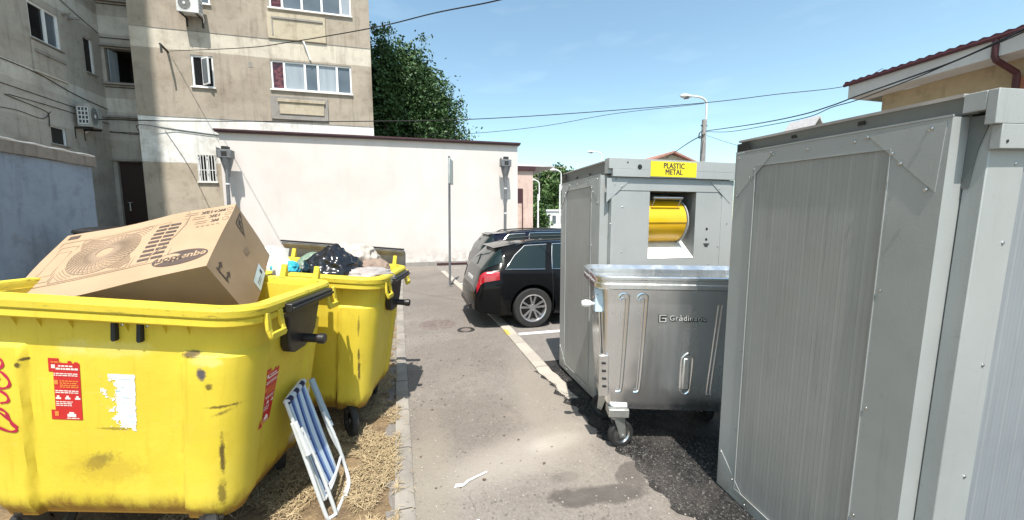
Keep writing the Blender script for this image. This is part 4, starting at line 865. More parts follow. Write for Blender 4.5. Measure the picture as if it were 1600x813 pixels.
# ------------------------------------------------------------------ cars
def make_car(label, loc, mat, prof, wheel_x, wb, r_w, rear_win, side_wins, lamp_z, rails=True, hw=.905):
    t = thing('parked_car', label, 'car', loc, (0, 0, 0), 'cars parked beyond the containers')
    Ln = prof[-1][0]
    # prof rows: x, half-width scale, sill z, belt z, top z, roof half width
    xs = np.array([p[0] for p in prof]); cols = np.array([p[1:] for p in prof])
    def P(x): return [float(np.interp(x, xs, cols[:, i])) for i in range(5)]
    def sec(x):
        ws, zs_, zb, zt, rw = P(x); h = zb - zs_; zt = max(zt, zb + .004)
        return [(.0, zs_ + .01), (.60 * ws / 1, zs_), (hw * ws - .03, zs_ + .02), (hw * ws - .004, zs_ + .14), (hw * ws, zs_ + h * .50), (hw * ws - .004, zs_ + h * .70), (hw * ws - .018, zs_ + h * .76), (hw * ws - .034, zs_ + h * .93),
                (hw * ws - .075, zb), (hw * ws - .075 - (hw * ws - .075 - rw) * .55, zb + (zt - zb) * .55), (rw + .02, zb + (zt - zb) * .88), (rw - .06, zb + (zt - zb) * .965), (rw * .6, zb + (zt - zb) * .995), (0, zt)]
    def surf(x, k_, off=0, side=-1):
        def pt(x_, kk):
            s_ = sec(x_); i = min(int(kk), len(s_) - 2); f = kk - i; a, b = s_[i], s_[i + 1]; return Vector((x_, side * (a[0] + (b[0] - a[0]) * f), a[1] + (b[1] - a[1]) * f))
        p = pt(x, k_)
        if off:
            n_ = (pt(x + .02, k_) - pt(x - .02, k_)).cross(pt(x, min(k_ + .05, 12.99)) - pt(x, max(0, k_ - .05)))
            n_.normalize(); c_ = Vector((x, 0, .8)); n_ = n_ if n_.dot(p - c_) > 0 or abs(n_.dot(p - c_)) < 1e-6 else -n_; p = p + n_ * off
        return p
    X = sorted(set([round(q, 3) for q in np.concatenate([xs, np.linspace(0, Ln, 70)])]))
    rings = []
    for x in X:
        s_ = sec(x); rings.append([(x, y, z) for y, z in s_] + [(x, -y, z) for y, z in s_[-2:0:-1]])
    b = MB().loft(rings).build('body', mat, t, smooth=True, sharp=38)
    # wheel arches cut through the body sides
    cut = MB()
    for wx in (wheel_x, wheel_x + wb):
        for s_ in (-1, 1): cut.cyl((wx, s_ * .60, r_w + .012), (wx, s_ * 1.1, r_w + .012), r_w + .05, seg=36)
    cob = cut.build('cutter', 'rubber'); cob.location = loc; md = b.modifiers.new('cut', 'BOOLEAN'); md.operation = 'DIFFERENCE'; md.object = cob; md.solver = 'EXACT'
    bpy.context.view_layer.update(); dg = bpy.context.evaluated_depsgraph_get(); dg.update(); me = bpy.data.meshes.new_from_object(b.evaluated_get(dg)); b.modifiers.clear(); b.data = me; bpy.data.objects.remove(cob)
    me.set_sharp_from_angle(angle=R(38))
    for x0b, x0t, x1b, x1t, k0, k1 in side_wins:
        for s_ in (-1, 1):
            m = MB(); m.grid(lambda u, v: surf(x0b + (x0t - x0b) * v + u * ((x1b + (x1t - x1b) * v) - (x0b + (x0t - x0b) * v)), k0 + (k1 - k0) * v, .004, s_), 10, 10); w_ = m.build('side_window', 'car_glass', t, smooth=True)
            edge = [surf(x0b + (x0t - x0b) * v, k0 + (k1 - k0) * v, .006, s_) for v in np.linspace(0, 1, 9)]; top = [surf(x0t + (x1t - x0t) * u, k1, .006, s_) for u in np.linspace(0, 1, 9)]; bot = [surf(x1b + (x0b - x1b) * u, k0, .006, s_) for u in np.linspace(0, 1, 9)]
            MB().tube(bot + edge[1:] + top[1:], .0075, 6).build('window_trim', 'chrome', w_, smooth=True)
    x0, x1, k0 = rear_win
    m = MB()
    for s_ in (-1, 1): m.grid(lambda u, v: surf(x0 + (x1 - x0) * u, k0 + (12.98 - k0) * v, .004, s_), 10, 6)
    m.build('rear_window', 'car_glass', t, smooth=True)
    # spoiler over the rear window
    xt = x1 + .02; zt = P(xt)[3]; rw = P(xt + .2)[4]
    m = MB(); m.loft([[(x1 - .12, y, zt - .012 - .02 * abs(y) ** 2), (x1 + .26, y, P(x1 + .26)[3] + .006 - .03 * abs(y) ** 2), (x1 + .20, y, P(x1 + .2)[3] - .03), (x1 - .06, y, zt - .04)] for y in np.linspace(-rw + .05, rw - .05, 9)]); m.build('spoiler', mat, t, smooth=True)
    # tail lamps wrap round the corner
    for s_ in (-1, 1):
        m = MB(); m.grid(lambda u, v: surf(lamp_z[0] + (lamp_z[1] - lamp_z[0]) * u, lamp_z[2] + (lamp_z[3] - lamp_z[2]) * v * (1 - .35 * u) + .35 * u * (lamp_z[3] - lamp_z[2]) * .6, .010, s_), 12, 6); m.build('tail_lamp', 'lamp_red', t, smooth=True)
    zb0 = P(.02)[1]; 
    m = MB(); m.loft([[(-.035 + .05 * abs(y / .8) ** 3, y, zb0 + .015), (-.045 + .06 * abs(y / .8) ** 3, y, zb0 + .12), (-.03 + .06 * abs(y / .8) ** 3, y, zb0 + .27), (.12, y, zb0 + .27), (.12, y, zb0 + .015)] for y in np.linspace(-.76, .76, 13)]); bp = m.build('bumper', mat, t, smooth=True)
    m = MB(); m.box(-.05, .02, -.52, .52, zb0 - .01, zb0 + .07); m.build('bumper_insert', 'black_plastic', bp, bevel=.01)
    for y in (-.45, .45): MB().cyl((-.05, y, zb0 + .01), (.15, y, zb0 + .01), .035).build('exhaust_pipe', 'chrome', t, smooth=True)
    MB().obox((.055, 0, zb0 + .42), (.012, .52, .11), (0, R(8), 0)).build('number_plate', 'plate', t)
    for s_ in (-1, 1):
        for wx in (wheel_x, wheel_x + wb):
            c = Vector((wx, s_ * (hw - .115), r_w)); ax_ = Vector((0, s_, 0))
            w_ = MB().lathe([(r_w * .68, -.10), (r_w * .94, -.10), (r_w, -.07), (r_w, .07), (r_w * .94, .098), (r_w * .70, .10), (r_w * .66, .085), (r_w * .66, -.09)], c, ax_, 40).build('wheel', 'rubber', t, smooth=True)
            m = MB(); m.lathe([(r_w * .70, .094), (r_w * .685, .10), (r_w * .63, .092), (r_w * .60, .05), (r_w * .60, -.05)], c, ax_, 40); m.lathe([(0, .075), (.05, .07), (.06, .05), (.06, .02)], c, ax_, 20)
            e1 = Vector((1, 0, 0)); e2 = Vector((0, 0, 1))
            for q in range(5):
                for dq in (-.17, .17):
                    a0 = 2 * PI * q / 5 + PI / 2; a1 = a0 + dq * 1.35
                    p0 = c + (e1 * math.cos(a0 + dq * .9) + e2 * math.sin(a0 + dq * .9)) * .04 + ax_ * .066; p1 = c + (e1 * math.cos(a1) + e2 * math.sin(a1)) * r_w * .645 + ax_ * .088
                    d = (p1 - p0).normalized(); sd_ = d.cross(ax_).normalized()
                    m.loft([[p0 + sd_ * .012, p0 - sd_ * .012, p0 - sd_ * .012 - ax_ * .02, p0 + sd_ * .012 - ax_ * .02], [p1 + sd_ * .017, p1 - sd_ * .017, p1 - sd_ * .017 - ax_ * .02, p1 + sd_ * .017 - ax_ * .02]])
            m.build('rim', 'alloy', w_); MB().lathe([(0, .0), (r_w * .6, .0)], c, ax_, 24).build('brake_disc', 'dark_metal', w_)
    for s_ in (-1, 1):
        m = MB(); xsr = np.linspace(x1 + .30, Ln * .60, 14); m.tube([(xsr[0], s_ * (P(xsr[0])[4] - .03), P(xsr[0])[3] - .02)] + [(x, s_ * (P(x)[4] - .03), P(x)[3] + .018) for x in xsr[1:-1]] + [(xsr[-1], s_ * (P(xsr[-1])[4] - .03), P(xsr[-1])[3] - .02)], .016, 8); m.build('roof_rail', 'dark_metal' if rails else 'chrome', t, smooth=True)
    for s_ in (-1, 1):
        for xx in (wheel_x + .62, wheel_x + 1.55):
            p = surf(xx, 6.2, .02, s_); q = surf(xx + .2, 6.2, .02, s_); MB().tube([surf(xx - .02, 6.2, .0, s_), p, q, surf(xx + .22, 6.2, 0, s_)], .012, 8).build('door_handle', mat, t, smooth=True)
        for xx in (wheel_x + .33, wheel_x + 1.28):
            m = MB(); m.tube([surf(xx + (.22 if k_ < 3 else 0) * 0, k_, .001, s_) for k_ in (2.4, 3, 4, 5, 6, 7, 7.9)], .003, 4); m.build('door_seam', 'rubber', t)
    m = MB(); m.tube([(x0 + .02, -.1, P(x0)[3] + .03), (x0 + .14, .25, P(x0 + .14)[3] + .015)], .009, 6); m.build('rear_wiper', 'black_plastic', t)
    MB().box(wheel_x - .5, Ln - .6, -.6, .6, .16, .30).build('underbody', 'rubber', t)
    return t
WAG = [(0, .80, .36, .60, .62, .55), (.03, .86, .30, .66, .70, .56), (.08, .90, .27, .78, .82, .57), (.13, .925, .26, .93, .955, .58), (.20, .945, .25, .975, 1.02, .60), (.34, .965, .24, .985, 1.16, .60), (.50, .98, .23, .985, 1.30, .60), (.60, .985, .23, .98, 1.365, .60),
       (.75, .99, .22, .975, 1.395, .605), (1.09, 1, .21, .965, 1.425, .615), (1.6, 1, .20, .955, 1.45, .625), (2.3, 1, .20, .945, 1.455, .63), (2.9, 1, .20, .935, 1.41, .60), (3.3, .995, .20, .93, 1.20, .58), (3.6, .985, .20, .925, .97, .62), (4.2, .95, .21, .82, .86, .6), (4.5, .85, .24, .65, .70, .55), (4.62, .72, .30, .52, .56, .5)]
WAG = [(p[0] * .86 if p[0] <= 1.09 else p[0] - .15, p[1], p[2], p[3] * .965, p[4] * .962, p[5]) for p in WAG]
make_car('black estate car with red tail lamp parked beside the path', (.85, 6.58, .0), 'car_black', WAG, .94, 2.81, .325, (.15, .48, 8.6), [(.50, .86, 1.16, 1.24, 8.05, 10.0), (1.28, 1.34, 2.15, 2.10, 8.05, 10.0)], (.05, .40, 5.8, 7.7))
SUV = [(p[0], p[1], p[2] + .03, p[3] * 1.06 + .02, p[4] * 1.07 + .01, p[5] * 1.02) for p in WAG]
SUV = [(x, a, b, c, (d if x > .5 or x < .13 else d + .10), e) for x, a, b, c, d, e in SUV]
make_car('dark blue estate car half hidden behind the black one', (1.26, 9.05, .0), 'car_navy', SUV, .94, 2.81, .34, (.14, .44, 8.6), [(.48, .78, 1.10, 1.18, 8.05, 10.0), (1.22, 1.28, 2.15, 2.10, 8.05, 10.0)], (.05, .34, 5.4, 7.6), hw=.92)

# ------------------------------------------------------------------ apartment building
def wall_xz(m, x0, x1, z0, z1, y, holes, depth):
    xs = sorted({x0, x1, *[h[0] for h in holes], *[h[1] for h in holes]}); zs = sorted({z0, z1, *[h[2] for h in holes], *[h[3] for h in holes]})
    for a, b in zip(xs[:-1], xs[1:]):
        for c, d in zip(zs[:-1], zs[1:]):
            if any(h[0] <= (a + b) / 2 <= h[1] and h[2] <= (c + d) / 2 <= h[3] for h in holes): continue
            m.add([(a, y, c), (b, y, c), (b, y, d), (a, y, d)], [(0, 1, 2, 3)])
    for a, b, c, d in holes: m.add([(a, y, c), (b, y, c), (b, y, d), (a, y, d), (a, y + depth, c), (b, y + depth, c), (b, y + depth, d), (a, y + depth, d)], [(0, 4, 5, 1), (1, 5, 6, 2), (2, 6, 7, 3), (3, 7, 4, 0)])
APT = thing('apartment_building', 'old beige and taupe apartment block with white framed windows', 'building', (0, 0, 0))
Y0 = 15.4
holes = [(-4.74, -2.12, 6.36, 7.34), (-4.66, -2.03, 9.06, 10.04), (-7.10, -6.46, 6.26, 7.28), (-7.05, -6.41, 8.92, 9.94), (-7.15, -6.62, 3.12, 4.02), (-4.7, -2.1, 3.7, 4.6)]
m = MB(); wall_xz(m, -8.72, -1.42, 0, 27.0, Y0, holes, .14)
m.add([(-1.42, Y0, 0), (-2.6, 25, 0), (-2.6, 25, 27.0), (-1.42, Y0, 27.0)], [(0, 1, 2, 3)]); m.add([(-8.72, Y0, 0), (-8.72, 16.5, 0), (-8.72, 16.5, 27.0), (-8.72, Y0, 27.0)], [(0, 3, 2, 1)])
m.add([(-8.72, Y0, 27.0), (-1.42, Y0, 27.0), (-2.6, 25, 27.0), (-8.72, 25, 27.0)], [(0, 1, 2, 3)]); m.add([(-8.72, 25, 0), (-2.6, 25, 0), (-2.6, 25, 27.0), (-8.72, 25, 27.0)], [(0, 1, 2, 3)])
m.build('front_wall', 'facade', APT, fix=False)
# recessed stair bay with loggias
m = MB(); wall_xz(m, -10.2, -8.72, 0, 27.0, 16.5, [(-10.1, -8.74, 6.53, 7.66), (-10.1, -8.74, 9.22, 10.36), (-10.08, -9.2, 0, 3.86)], 1.2); m.build('stair_bay', 'facade_side', APT, fix=False)
MB().box(-10.1, -8.74, 17.68, 17.72, 0, 12).build('stair_back', 'dark_void', APT)  # near-black back sheet stands in for shade inside the bay
for z0, z1 in ((6.53, 7.66), (9.22, 10.36)):
    q = [(-10.09, z0 + .01), (-8.75, z0 + .01), (-8.75, z1 - .01), (-10.09, z1 - .01)]
    MB().loft([[(a, 16.72, b) for a, b in q], [(a, 17.66, b) for a, b in q]], True, False).build('loggia_shade_lining', 'dark_void', APT)  # dark sheets added inside the openings to paint their shade
for z in (3.88, 5.35, 6.45, 7.70, 9.15, 10.4): MB().box(-10.19, -8.73, 16.40, 16.497, z, z + .07).build('ledge', 'grey_render', APT)
for z in (4.85, 6.36, 9.06, 5.28, 7.97): MB().box(-10.19, -8.73, 16.485, 16.498, z, z + .025).build('joint', 'dark_metal', APT)
m = MB(); m.obox((-9.95, 16.62, 7.08), (.30, .03, 1.05), (0, 0, R(78))); m.build('open_casement', 'curtain', APT)
d_ = MB().box(-10.07, -9.21, 16.58, 16.63, 0, 3.85).build('door', 'door_brown', APT); m = MB(); m.cyl((-9.86, 16.54, 2.15), (-9.86, 16.54, 2.45), .025); m.obox((-9.86, 16.56, 2.45), (.14, .02, .03), (0, 0, 0)); m.build('handle', 'steel', d_)
# left wing
m = MB(); xw = -10.2
def wall_yz(m, y0, y1, z0, z1, x, holes, depth):
    k_ = MB(); wall_xz(k_, y0, y1, z0, z1, 0, holes, depth); m.add([(x - p[1], p[0], p[2]) for p in k_.v], k_.f)
wall_yz(m, 3.8, 16.5, 0, 35.0, xw, [(14.0, 14.95, 6.88, 7.88), (15.80, 16.15, 6.62, 7.72), (14.25, 14.75, 4.05, 4.55), (12.0, 12.95, 6.88, 7.88), (14.0, 14.95, 9.6, 10.6)], .16)
m.add([(xw, 3.8, 0), (-18, 3.8, 0), (-18, 3.8, 35.0), (xw, 3.8, 35.0)], [(0, 1, 2, 3)]); m.add([(xw, 3.8, 35.0), (xw, 25, 35.0), (-18, 25, 35.0), (-18, 3.8, 35.0)], [(0, 1, 2, 3)]); m.add([(-18, 3.8, 0), (-18, 25, 0), (-18, 25, 35.0), (-18, 3.8, 35.0)], [(0, 1, 2, 3)])
m.build('wing_wall', 'facade_side', APT, fix=False)
def window(parent, kind, a0, a1, z0, z1, pos, splits, panes, fw=.055, sash=False):
    """kind 'x': window in a wall facing -y at y=pos; 'y': wall facing +x at x=pos"""
    T_ = (lambda u, v, w_: (u, pos + v, w_)) if kind == 'x' else (lambda u, v, w_: (pos - v, u, w_))
    def bxx(m, u0, u1, v0, v1, w0, w1):
        k_ = MB().box(u0, u1, v0, v1, w0, w1); m.add([T_(*p) for p in k_.v], k_.f)
    m = MB(); bxx(m, a0, a1, .03, .10, z0, z0 + fw); bxx(m, a0, a1, .03, .10, z1 - fw, z1); bxx(m, a0, a0 + fw, .03, .10, z0 + fw, z1 - fw); bxx(m, a1 - fw, a1, .03, .10, z0 + fw, z1 - fw)
    for s_ in splits: bxx(m, a0 + s_ - fw * .6, a0 + s_ + fw * .6, .028, .10, z0 + fw, z1 - fw)
    w = m.build('window', 'white_pvc', parent)
    E_ = [0] + list(splits) + [a1 - a0]
    for i, mt in enumerate(panes):
        m = MB(); u0, u1 = a0 + E_[i] + fw * .6, a0 + E_[i + 1] - fw * .6; bxx(m, u0, u1, .07, .085, z0 + fw, z1 - fw); m.build('pane', mt, w)
    m = MB(); bxx(m, a0 - .04, a1 + .04, -.06, .03, z0 - .04, z0 - .003); m.build('sill', 'white_paint' if kind == 'x' else 'grey_render', w)
    return w
window(APT, 'x', *holes[0], Y0, [.42, 1.08, 1.50, 2.13], ['red_curtain', 'curtain', 'glass', 'curtain', 'glass'])
window(APT, 'x', *holes[1], Y0, [.40, 1.02, 1.66, 2.28], ['red_curtain', 'glass', 'glass', 'glass', 'curtain'])
w_ = window(APT, 'x', *holes[2], Y0, [], ['dark_glass']); m = MB(); m.obox((-6.66, 15.33, 6.77), (.34, .04, .86), (0, 0, R(-38)))
m.build('open_sash', 'white_pvc', w_); MB().obox((-6.665, 15.31, 6.77), (.26, .03, .76), (0, 0, R(-38))).build('sash_pane', 'glass', w_)
window(APT, 'x', *holes[3], Y0, [], ['glass']); window(APT, 'x', *holes[4], Y0, [.27], ['dark_glass', 'dark_glass'], .03); window(APT, 'x', *holes[5], Y0, [1.3], ['glass', 'glass'])
m = MB()
for i in range(7): m.box(-7.13 + i * .082, -7.112 + i * .082, Y0 - .07, Y0 - .052, 3.08, 4.04)
for z in (3.08, 3.5, 4.02): m.box(-7.16, -6.6, Y0 - .052, Y0 - .036, z, z + .02)
m.build('window_grille', 'white_paint', APT)
window(APT, 'y', 14.0, 14.95, 6.88, 7.88, xw, [.52], ['dark_glass', 'glass']); window(APT, 'y', 12.0, 12.95, 6.88, 7.88, xw, [.5], ['glass', 'glass']); window(APT, 'y', 14.0, 14.95, 9.6, 10.6, xw, [.5], ['glass', 'glass'])
window(APT, 'y', 15.80, 16.15, 6.62, 7.72, xw, [], ['dark_void'], .02); window(APT, 'y', 14.25, 14.75, 4.05, 4.55, xw, [], ['dark_void'], .02)
# raised spandrel panels
m = MB(); m.box(-4.80, -2.95, Y0 - .05, Y0 - .002, 5.34, 6.14); m.build('spandrel', 'grey_render', APT, bevel=.01); m = MB(); m.box(-4.52, -3.08, Y0 - .075, Y0 - .051, 5.52, 6.0); m.box(-4.56, -3.03, Y0 - .11, Y0 - .076, 5.92, 6.03); m.build('spandrel_panel', 'panel_render', APT, bevel=.01)
m = MB(); m.box(-4.74, -2.9, Y0 - .05, Y0 - .002, 8.04, 8.90); m.build('spandrel', 'panel_render', APT, bevel=.01); m = MB(); m.box(-4.60, -2.98, Y0 - .08, Y0 - .051, 8.70, 8.76); m.box(-4.60, -4.56, Y0 - .07, Y0 - .051, 8.16, 8.70); m.build('spandrel_panel', 'grey_render', APT)
m = MB(); m.box(xw + .002, xw + .05, 13.95, 15.0, 5.95, 6.80); m.build('spandrel', 'facade_side', APT, bevel=.01); m = MB(); m.box(xw + .051, xw + .09, 14.0, 14.95, 6.5, 6.58); m.build('spandrel_panel', 'grey_render', APT)
for z in (5.235, 8.02, 10.72): MB().box(-8.71, -1.43, Y0 - .012, Y0 - .001, z, z + .02).build('joint', 'grey_render', APT)
m = MB(); m.box(-8.0, -6.0, Y0 + .0, Y0 + .0001, 0, .001) if False else None
def rough_line(name, pts, r_, mat, par): MB().tube(catmull(pts, 6), r_, 6).build(name, mat, par)
rough_line('cable_or_shadow_line', [(xw + .02, 10.2, 5.30), (xw + .02, 12.0, 5.32), (xw + .02, 27.0, 5.22), (xw + .02, 13.9, 5.10), (xw + .02, 14.2, 4.9), (xw + .02, 14.2, 4.5)], .010, 'cable', APT)
rough_line('cable_or_shadow_line', [(xw + .02, 10.2, 6.0), (xw + .02, 12.6, 5.95), (xw + .02, 14.0, 5.92), (xw + .02, 15.2, 5.72), (xw + .02, 16.5, 5.62)], .012, 'cable', APT)
rough_line('cable_or_shadow_line', [(xw + .02, 12.6, 4.65), (xw + .02, 13.3, 4.72), (xw + .02, 14.0, 4.68), (xw + .02, 14.3, 4.95)], .009, 'cable', APT)
rough_line('cable_or_shadow_line', [(xw + .02, 14.6, 8.55), (xw + .02, 15.6, 8.28), (xw + .02, 16.45, 8.08)], .009, 'cable', APT)
rough_line('cable_or_shadow_line', [(-10.1, 16.38, 4.86), (-9.3, 16.38, 4.80), (-8.70, 15.36, 4.92), (-7.6, 15.37, 4.80), (-6.6, 15.37, 4.70), (-6.0, 15.37, 4.72)], .010, 'cable', APT)
rough_line('cable_or_shadow_line', [(-8.0, 15.37, 4.8), (-7.4, 15.37, 3.6), (-6.9, 15.37, 2.2)], .006, 'cable', APT)  # this dark line stands in for a wire's shadow on the facade
rough_line('drain_pipe', [(-3.64, 15.37, 8.03), (-3.6, 15.30, 7.95), (-3.52, 15.33, 7.7), (-3.45, 15.36, 7.42)], .03, 'white_pvc', APT)
m = MB(); m.box(xw + .0, xw + .28, 15.28, 15.34, 7.98, 8.04); m.cyl((xw, 15.1, 8.03), (xw + .2, 15.1, 8.05), .04); m.build('pipe_stub', 'grey_render', APT)
m = MB(); m.cyl((-7.72, Y0, 7.30), (-7.68, Y0 - .46, 7.36), .035); m.cyl((-7.68, Y0 - .42, 7.355), (-7.66, Y0 - .46, 7.1), .03); m.build('cable_bracket', 'dark_metal', APT)
m = MB(); m.box(-5.42, -5.28, Y0 - .006, Y0 - .001, 7.03, 7.20); m.build('vent_hole', 'grey_render', APT)

def aircon(label, loc, rz):
    t = thing('air_conditioner', label, 'air conditioner', loc, (0, 0, rz), 'air conditioners on the apartment walls')
    b = MB().box(-.38, .38, -.15, .15, 0, .56).build('casing', 'aircon_white', t, bevel=.012)
    MB().lathe([(0, .012), (.06, .012), (.06, .006), (.20, .006), (.215, .002)], (-.10, -.151, .28), (0, -1, 0), 30).build('fan', 'aircon_fan', t)
    m = MB()
    for r_ in (.09, .13, .17, .21): m.lathe([(r_ - .004, .014), (r_ + .004, .014)], (-.10, -.152, .28), (0, -1, 0), 30)
    m.lathe([(0, .018), (.05, .017), (.055, .012)], (-.10, -.152, .28), (0, -1, 0), 16); m.build('fan_grille', 'aircon_white', t)
    for x in (-.28, .28): MB().box(x - .02, x + .02, -.14, .30, -.05, -.002).box(x - .02, x + .02, .25, .30, -.30, -.0502).build('bracket', 'dark_metal', t)
    m = MB(); m.tube(catmull([(.34, .0, .10), (.40, .05, .02), (.36, .2, -.05), (.30, .29, -.12)]), .02, 6); m.build('hose', 'white_pvc', t)
    m = MB()
    for i in range(5): m.box(.381, .388, -.12, .12, .06 + i * .10, .085 + i * .10)
    for i in range(4): m.box(.381, .388, -.12 + i * .075, -.10 + i * .075, .06, .485)
    
    m.build('side_guard', 'white_pvc', t); m = MB()
    for i in range(5): m.box(-.388, -.381, -.12, .12, .06 + i * .10, .085 + i * .10)
    for i in range(4): m.box(-.388, -.381, -.12 + i * .075, -.10 + i * .075, .06, .485)
    m.build('side_guard', 'white_pvc', t); MB().box(-.384, -.3805, -.12, .12, .06, .485).build('side_grating', 'aircon_fan', t); MB().box(.3805, .384, -.12, .12, .06, .485).build('side_grating', 'aircon_fan', t)
    return t
aircon('white air conditioner high on the sunlit facade, its fan facing out', (-6.86, 15.10, 8.42), 0).scale = (.80, .9, .95)
a2 = aircon('grey air conditioner on the shaded left wing above the blue annex', (-9.90, 15.25, 4.72), R(90)); a2.scale = (.62, 1.15, 1.25)
for c_ in a2.children:
    if c_.name.startswith('casing'): c_.data.materials[0] = simple('aircon_grey', (.36, .35, .32), .6, var=.3)  # this casing gets a darker, more mottled grey
m = MB(); m.box(-.34, .34, -.146, -.1505, .04, .52) if False else None

# lower annex on the left
AN = thing('annex', 'low blue grey rendered annex with a pale coping, far left', 'annex', (0, 0, 0))
MB().box(-10.19, -8.5, 2.0, 12.95, 0, 3.24).build('wall', 'annex', AN)
m = MB(); m.loft([[(-10.185, y, 3.243), (-8.42, y, 3.243 + .02 * mnoise.noise((y, 0, 0))), (-8.42, y, 3.50 + .03 * mnoise.noise((y * 2, 3, 0))), (-8.50, y, 3.53 + .03 * mnoise.noise((y * 2, 3, 0))), (-10.185, y, 3.5)] for y in np.linspace(1.9, 13.02, 40)]); m.build('coping', 'annex_cap_shaded', AN)
m = MB(); m.tube([(-8.44, y, 3.535 + .012 * math.sin(y * 9)) for y in np.linspace(2, 13, 60)], .018, 5); m.build('lit_coping_edge', 'white_paint', AN)  # white strip paints the sunlit top edge of the coping

# white garage building with dark red coping
GA = thing('garage_building', 'windowless whitewashed building with a dark red roof edge', 'building', (0, 0, 0))
m = MB(); m.box(-6.26, 4.02, 14.9, 15.38, 0, 4.70); m.box(-1.40, 4.02, 15.381, 21, 0, 4.70); m.build('wall', 'white_wall', GA)
m = MB(); m.box(-6.34, 4.10, 14.78, 15.39, 4.701, 4.74); m.box(-6.36, 4.12, 14.76, 15.39, 4.741, 4.795); m.box(-1.39, 4.10, 15.391, 21.05, 4.701, 4.83); m.build('roof_edge', 'red_trim', GA)
m = MB(); m.box(.75, 2.6, 14.86, 14.895, .03, .10); m.build('base_trim', 'red_trim', GA)
if 0: rough_line('cable_or_shadow_line', [(-5.75, 14.88, 4.5), (-5.2, 14.87, 3.2), (-4.85, 14.87, 2.0), (-4.6, 14.87, 1.2)], .009, 'cable', GA)
m = MB(); m.box(-6.24, 4.0, 14.885, 14.899, .0, .16); m.build('plinth', 'grey_render', GA)
PK = thing('pink_building', 'small pink rendered building beside the whitewashed one', 'building', (0, 0, 0))
MB().box(4.03, 5.32, 17.0, 24, 0, 4.02).build('wall', 'pink_wall', PK)
MB().box(4.03, 5.42, 16.9, 24.1, 4.021, 4.20).build('roof_edge', 'red_trim', PK); m = MB(); m.loft([[(4.03, 16.9, 4.21), (6.3, 16.9, 4.21), (6.3, 24.1, 4.21), (4.03, 24.1, 4.21)], [(4.03, 18.5, 4.55), (5.0, 18.5, 4.55), (5.0, 22, 4.55), (4.03, 22, 4.55)]]); m.build('roof', 'grey_roof', PK)
d_ = MB().box(4.48, 4.78, 16.97, 16.999, 0, 3.12).build('door', 'pink_wall', PK); m = MB(); m.box(4.43, 4.48, 16.95, 16.999, 0, 3.2); m.box(4.78, 4.83, 16.95, 16.999, 0, 3.2); m.box(4.48, 4.78, 16.95, 16.969, 2.55, 3.2); m.build('door_frame', 'red_trim', d_)

# posts in front of the white wall
def wall_post(label, x, y, lean):
    t = thing('lamp_post', label, 'lamp post', (x, y, 0), (0, R(lean), 0), 'posts in front of the white wall')
    m = MB(); m.cyl((0, 0, 0), (0, 0, 3.78), .055, .05, 14); m.build('post', 'galv_pole', t, smooth=True)
    m = MB(); m.lathe([(.055, 3.2), (.10, 3.45), (.17, 3.72), (.185, 3.80), (0, 3.81)], (0, .05, 0), (0, 0, 1), 20); m.build('funnel', 'galv_pole', t, smooth=True)  # funnel added in the shape of the box head's shadow
    m = MB(); m.box(-.19, .19, -.14, .16, 3.80, 4.06); m.box(-.21, -.19, -.15, .17, 3.80, 4.12); m.build('head', 'galv_pole', t, bevel=.01)
    m = MB(); m.box(-.09, .09, -.09, .09, 4.061, 4.17); m.build('cap', 'dark_metal', t); m = MB(); m.box(-.08, .08, -.145, -.141, 3.85, 4.0); m.build('head_window', 'dark_metal', t)
    for z in (2.0, 2.95): MB().lathe([(.06, z), (.062, z + .05)], (0, 0, 0), (0, 0, 1), 14).build('band', 'white_paint', t)
    return t
wall_post('grey post with a box head and shadow-shaped funnel behind the big cardboard box', -5.98, 14.45, 1.0); wall_post('grey post with a box head and shadow-shaped funnel above the parked estate cars', 3.36, 14.45, 1.0)
t = thing('sign_post', 'thin galvanised sign post seen edge-on at the path end', 'sign post', (.826, 9.98, 0), (0, R(.9), 0))
MB().cyl((0, 0, 0), (0, 0, 3.38), .030, .030, 12).build('pole', 'galv_pole', t, smooth=True); MB().obox((.035, -.03, 2.98), (.05, .50, .62), (0, 0, R(-14))).build('sign_plate', 'zinc', t, bevel=.004)
for z in (2.75, 3.22): MB().obox((.02, 0, z), (.09, .07, .03), (0, 0, 0)).build('clamp', 'zinc', t); MB().cyl((0, 0, 0), (0, 0, .03), .10, .06).build('foot', 'grey_render', t)

# street lamps
def street_lamp(label, loc, h, arm, mat='concrete_pole', rz=0, parts=True):
    t = thing('street_lamp', label, 'street lamp', loc, (0, 0, rz), 'street lamps')
    MB().cyl((0, 0, 0), (0, 0, h), .20 if parts else .09, .12 if parts else .06, 12).build('pole', mat, t, smooth=True)
    MB().tube(catmull([(.10, 0, h - .5), (.10, 0, h + .55), (.05, 0, h + .95), (-.25, 0, h + 1.13), (-.75, 0, h + 1.17), (-arm, 0, h + 1.16)]), .05, 10).build('arm', 'white_paint', t, smooth=True)
    m = MB(); m.loft([[(-arm + .15 - x, y * w_, h + 1.14 + z * w_) for y, z in [(math.cos(a) * .15, math.sin(a) * .11) for a in np.linspace(0, 2 * PI, 13)[:-1]]] for x, w_ in ((0, .4), (.12, .85), (.35, 1.05), (.55, .9), (.68, .3))]); m.build('lamp_head', 'white_paint', t, smooth=True)
    m = MB(); m.lathe([(0, -.06), (.14, -.04), (.16, .02)], (-arm - .15, 0, h + 1.06), (0, 0, 1), 14); m.build('lamp_glass', 'glass', t)
    if parts:
        m = MB(); m.box(-.19, .19, -.03, .03, h - .35, h - .29); m.tube(catmull([(-.15, -.1, h - .6), (-.35, -.1, h - .75), (-.38, -.1, h - 1.0), (-.18, -.1, h - .95), (-.14, -.1, h - .8)]), .03, 6); m.build('cable_clamp', 'cable', t)
    return t
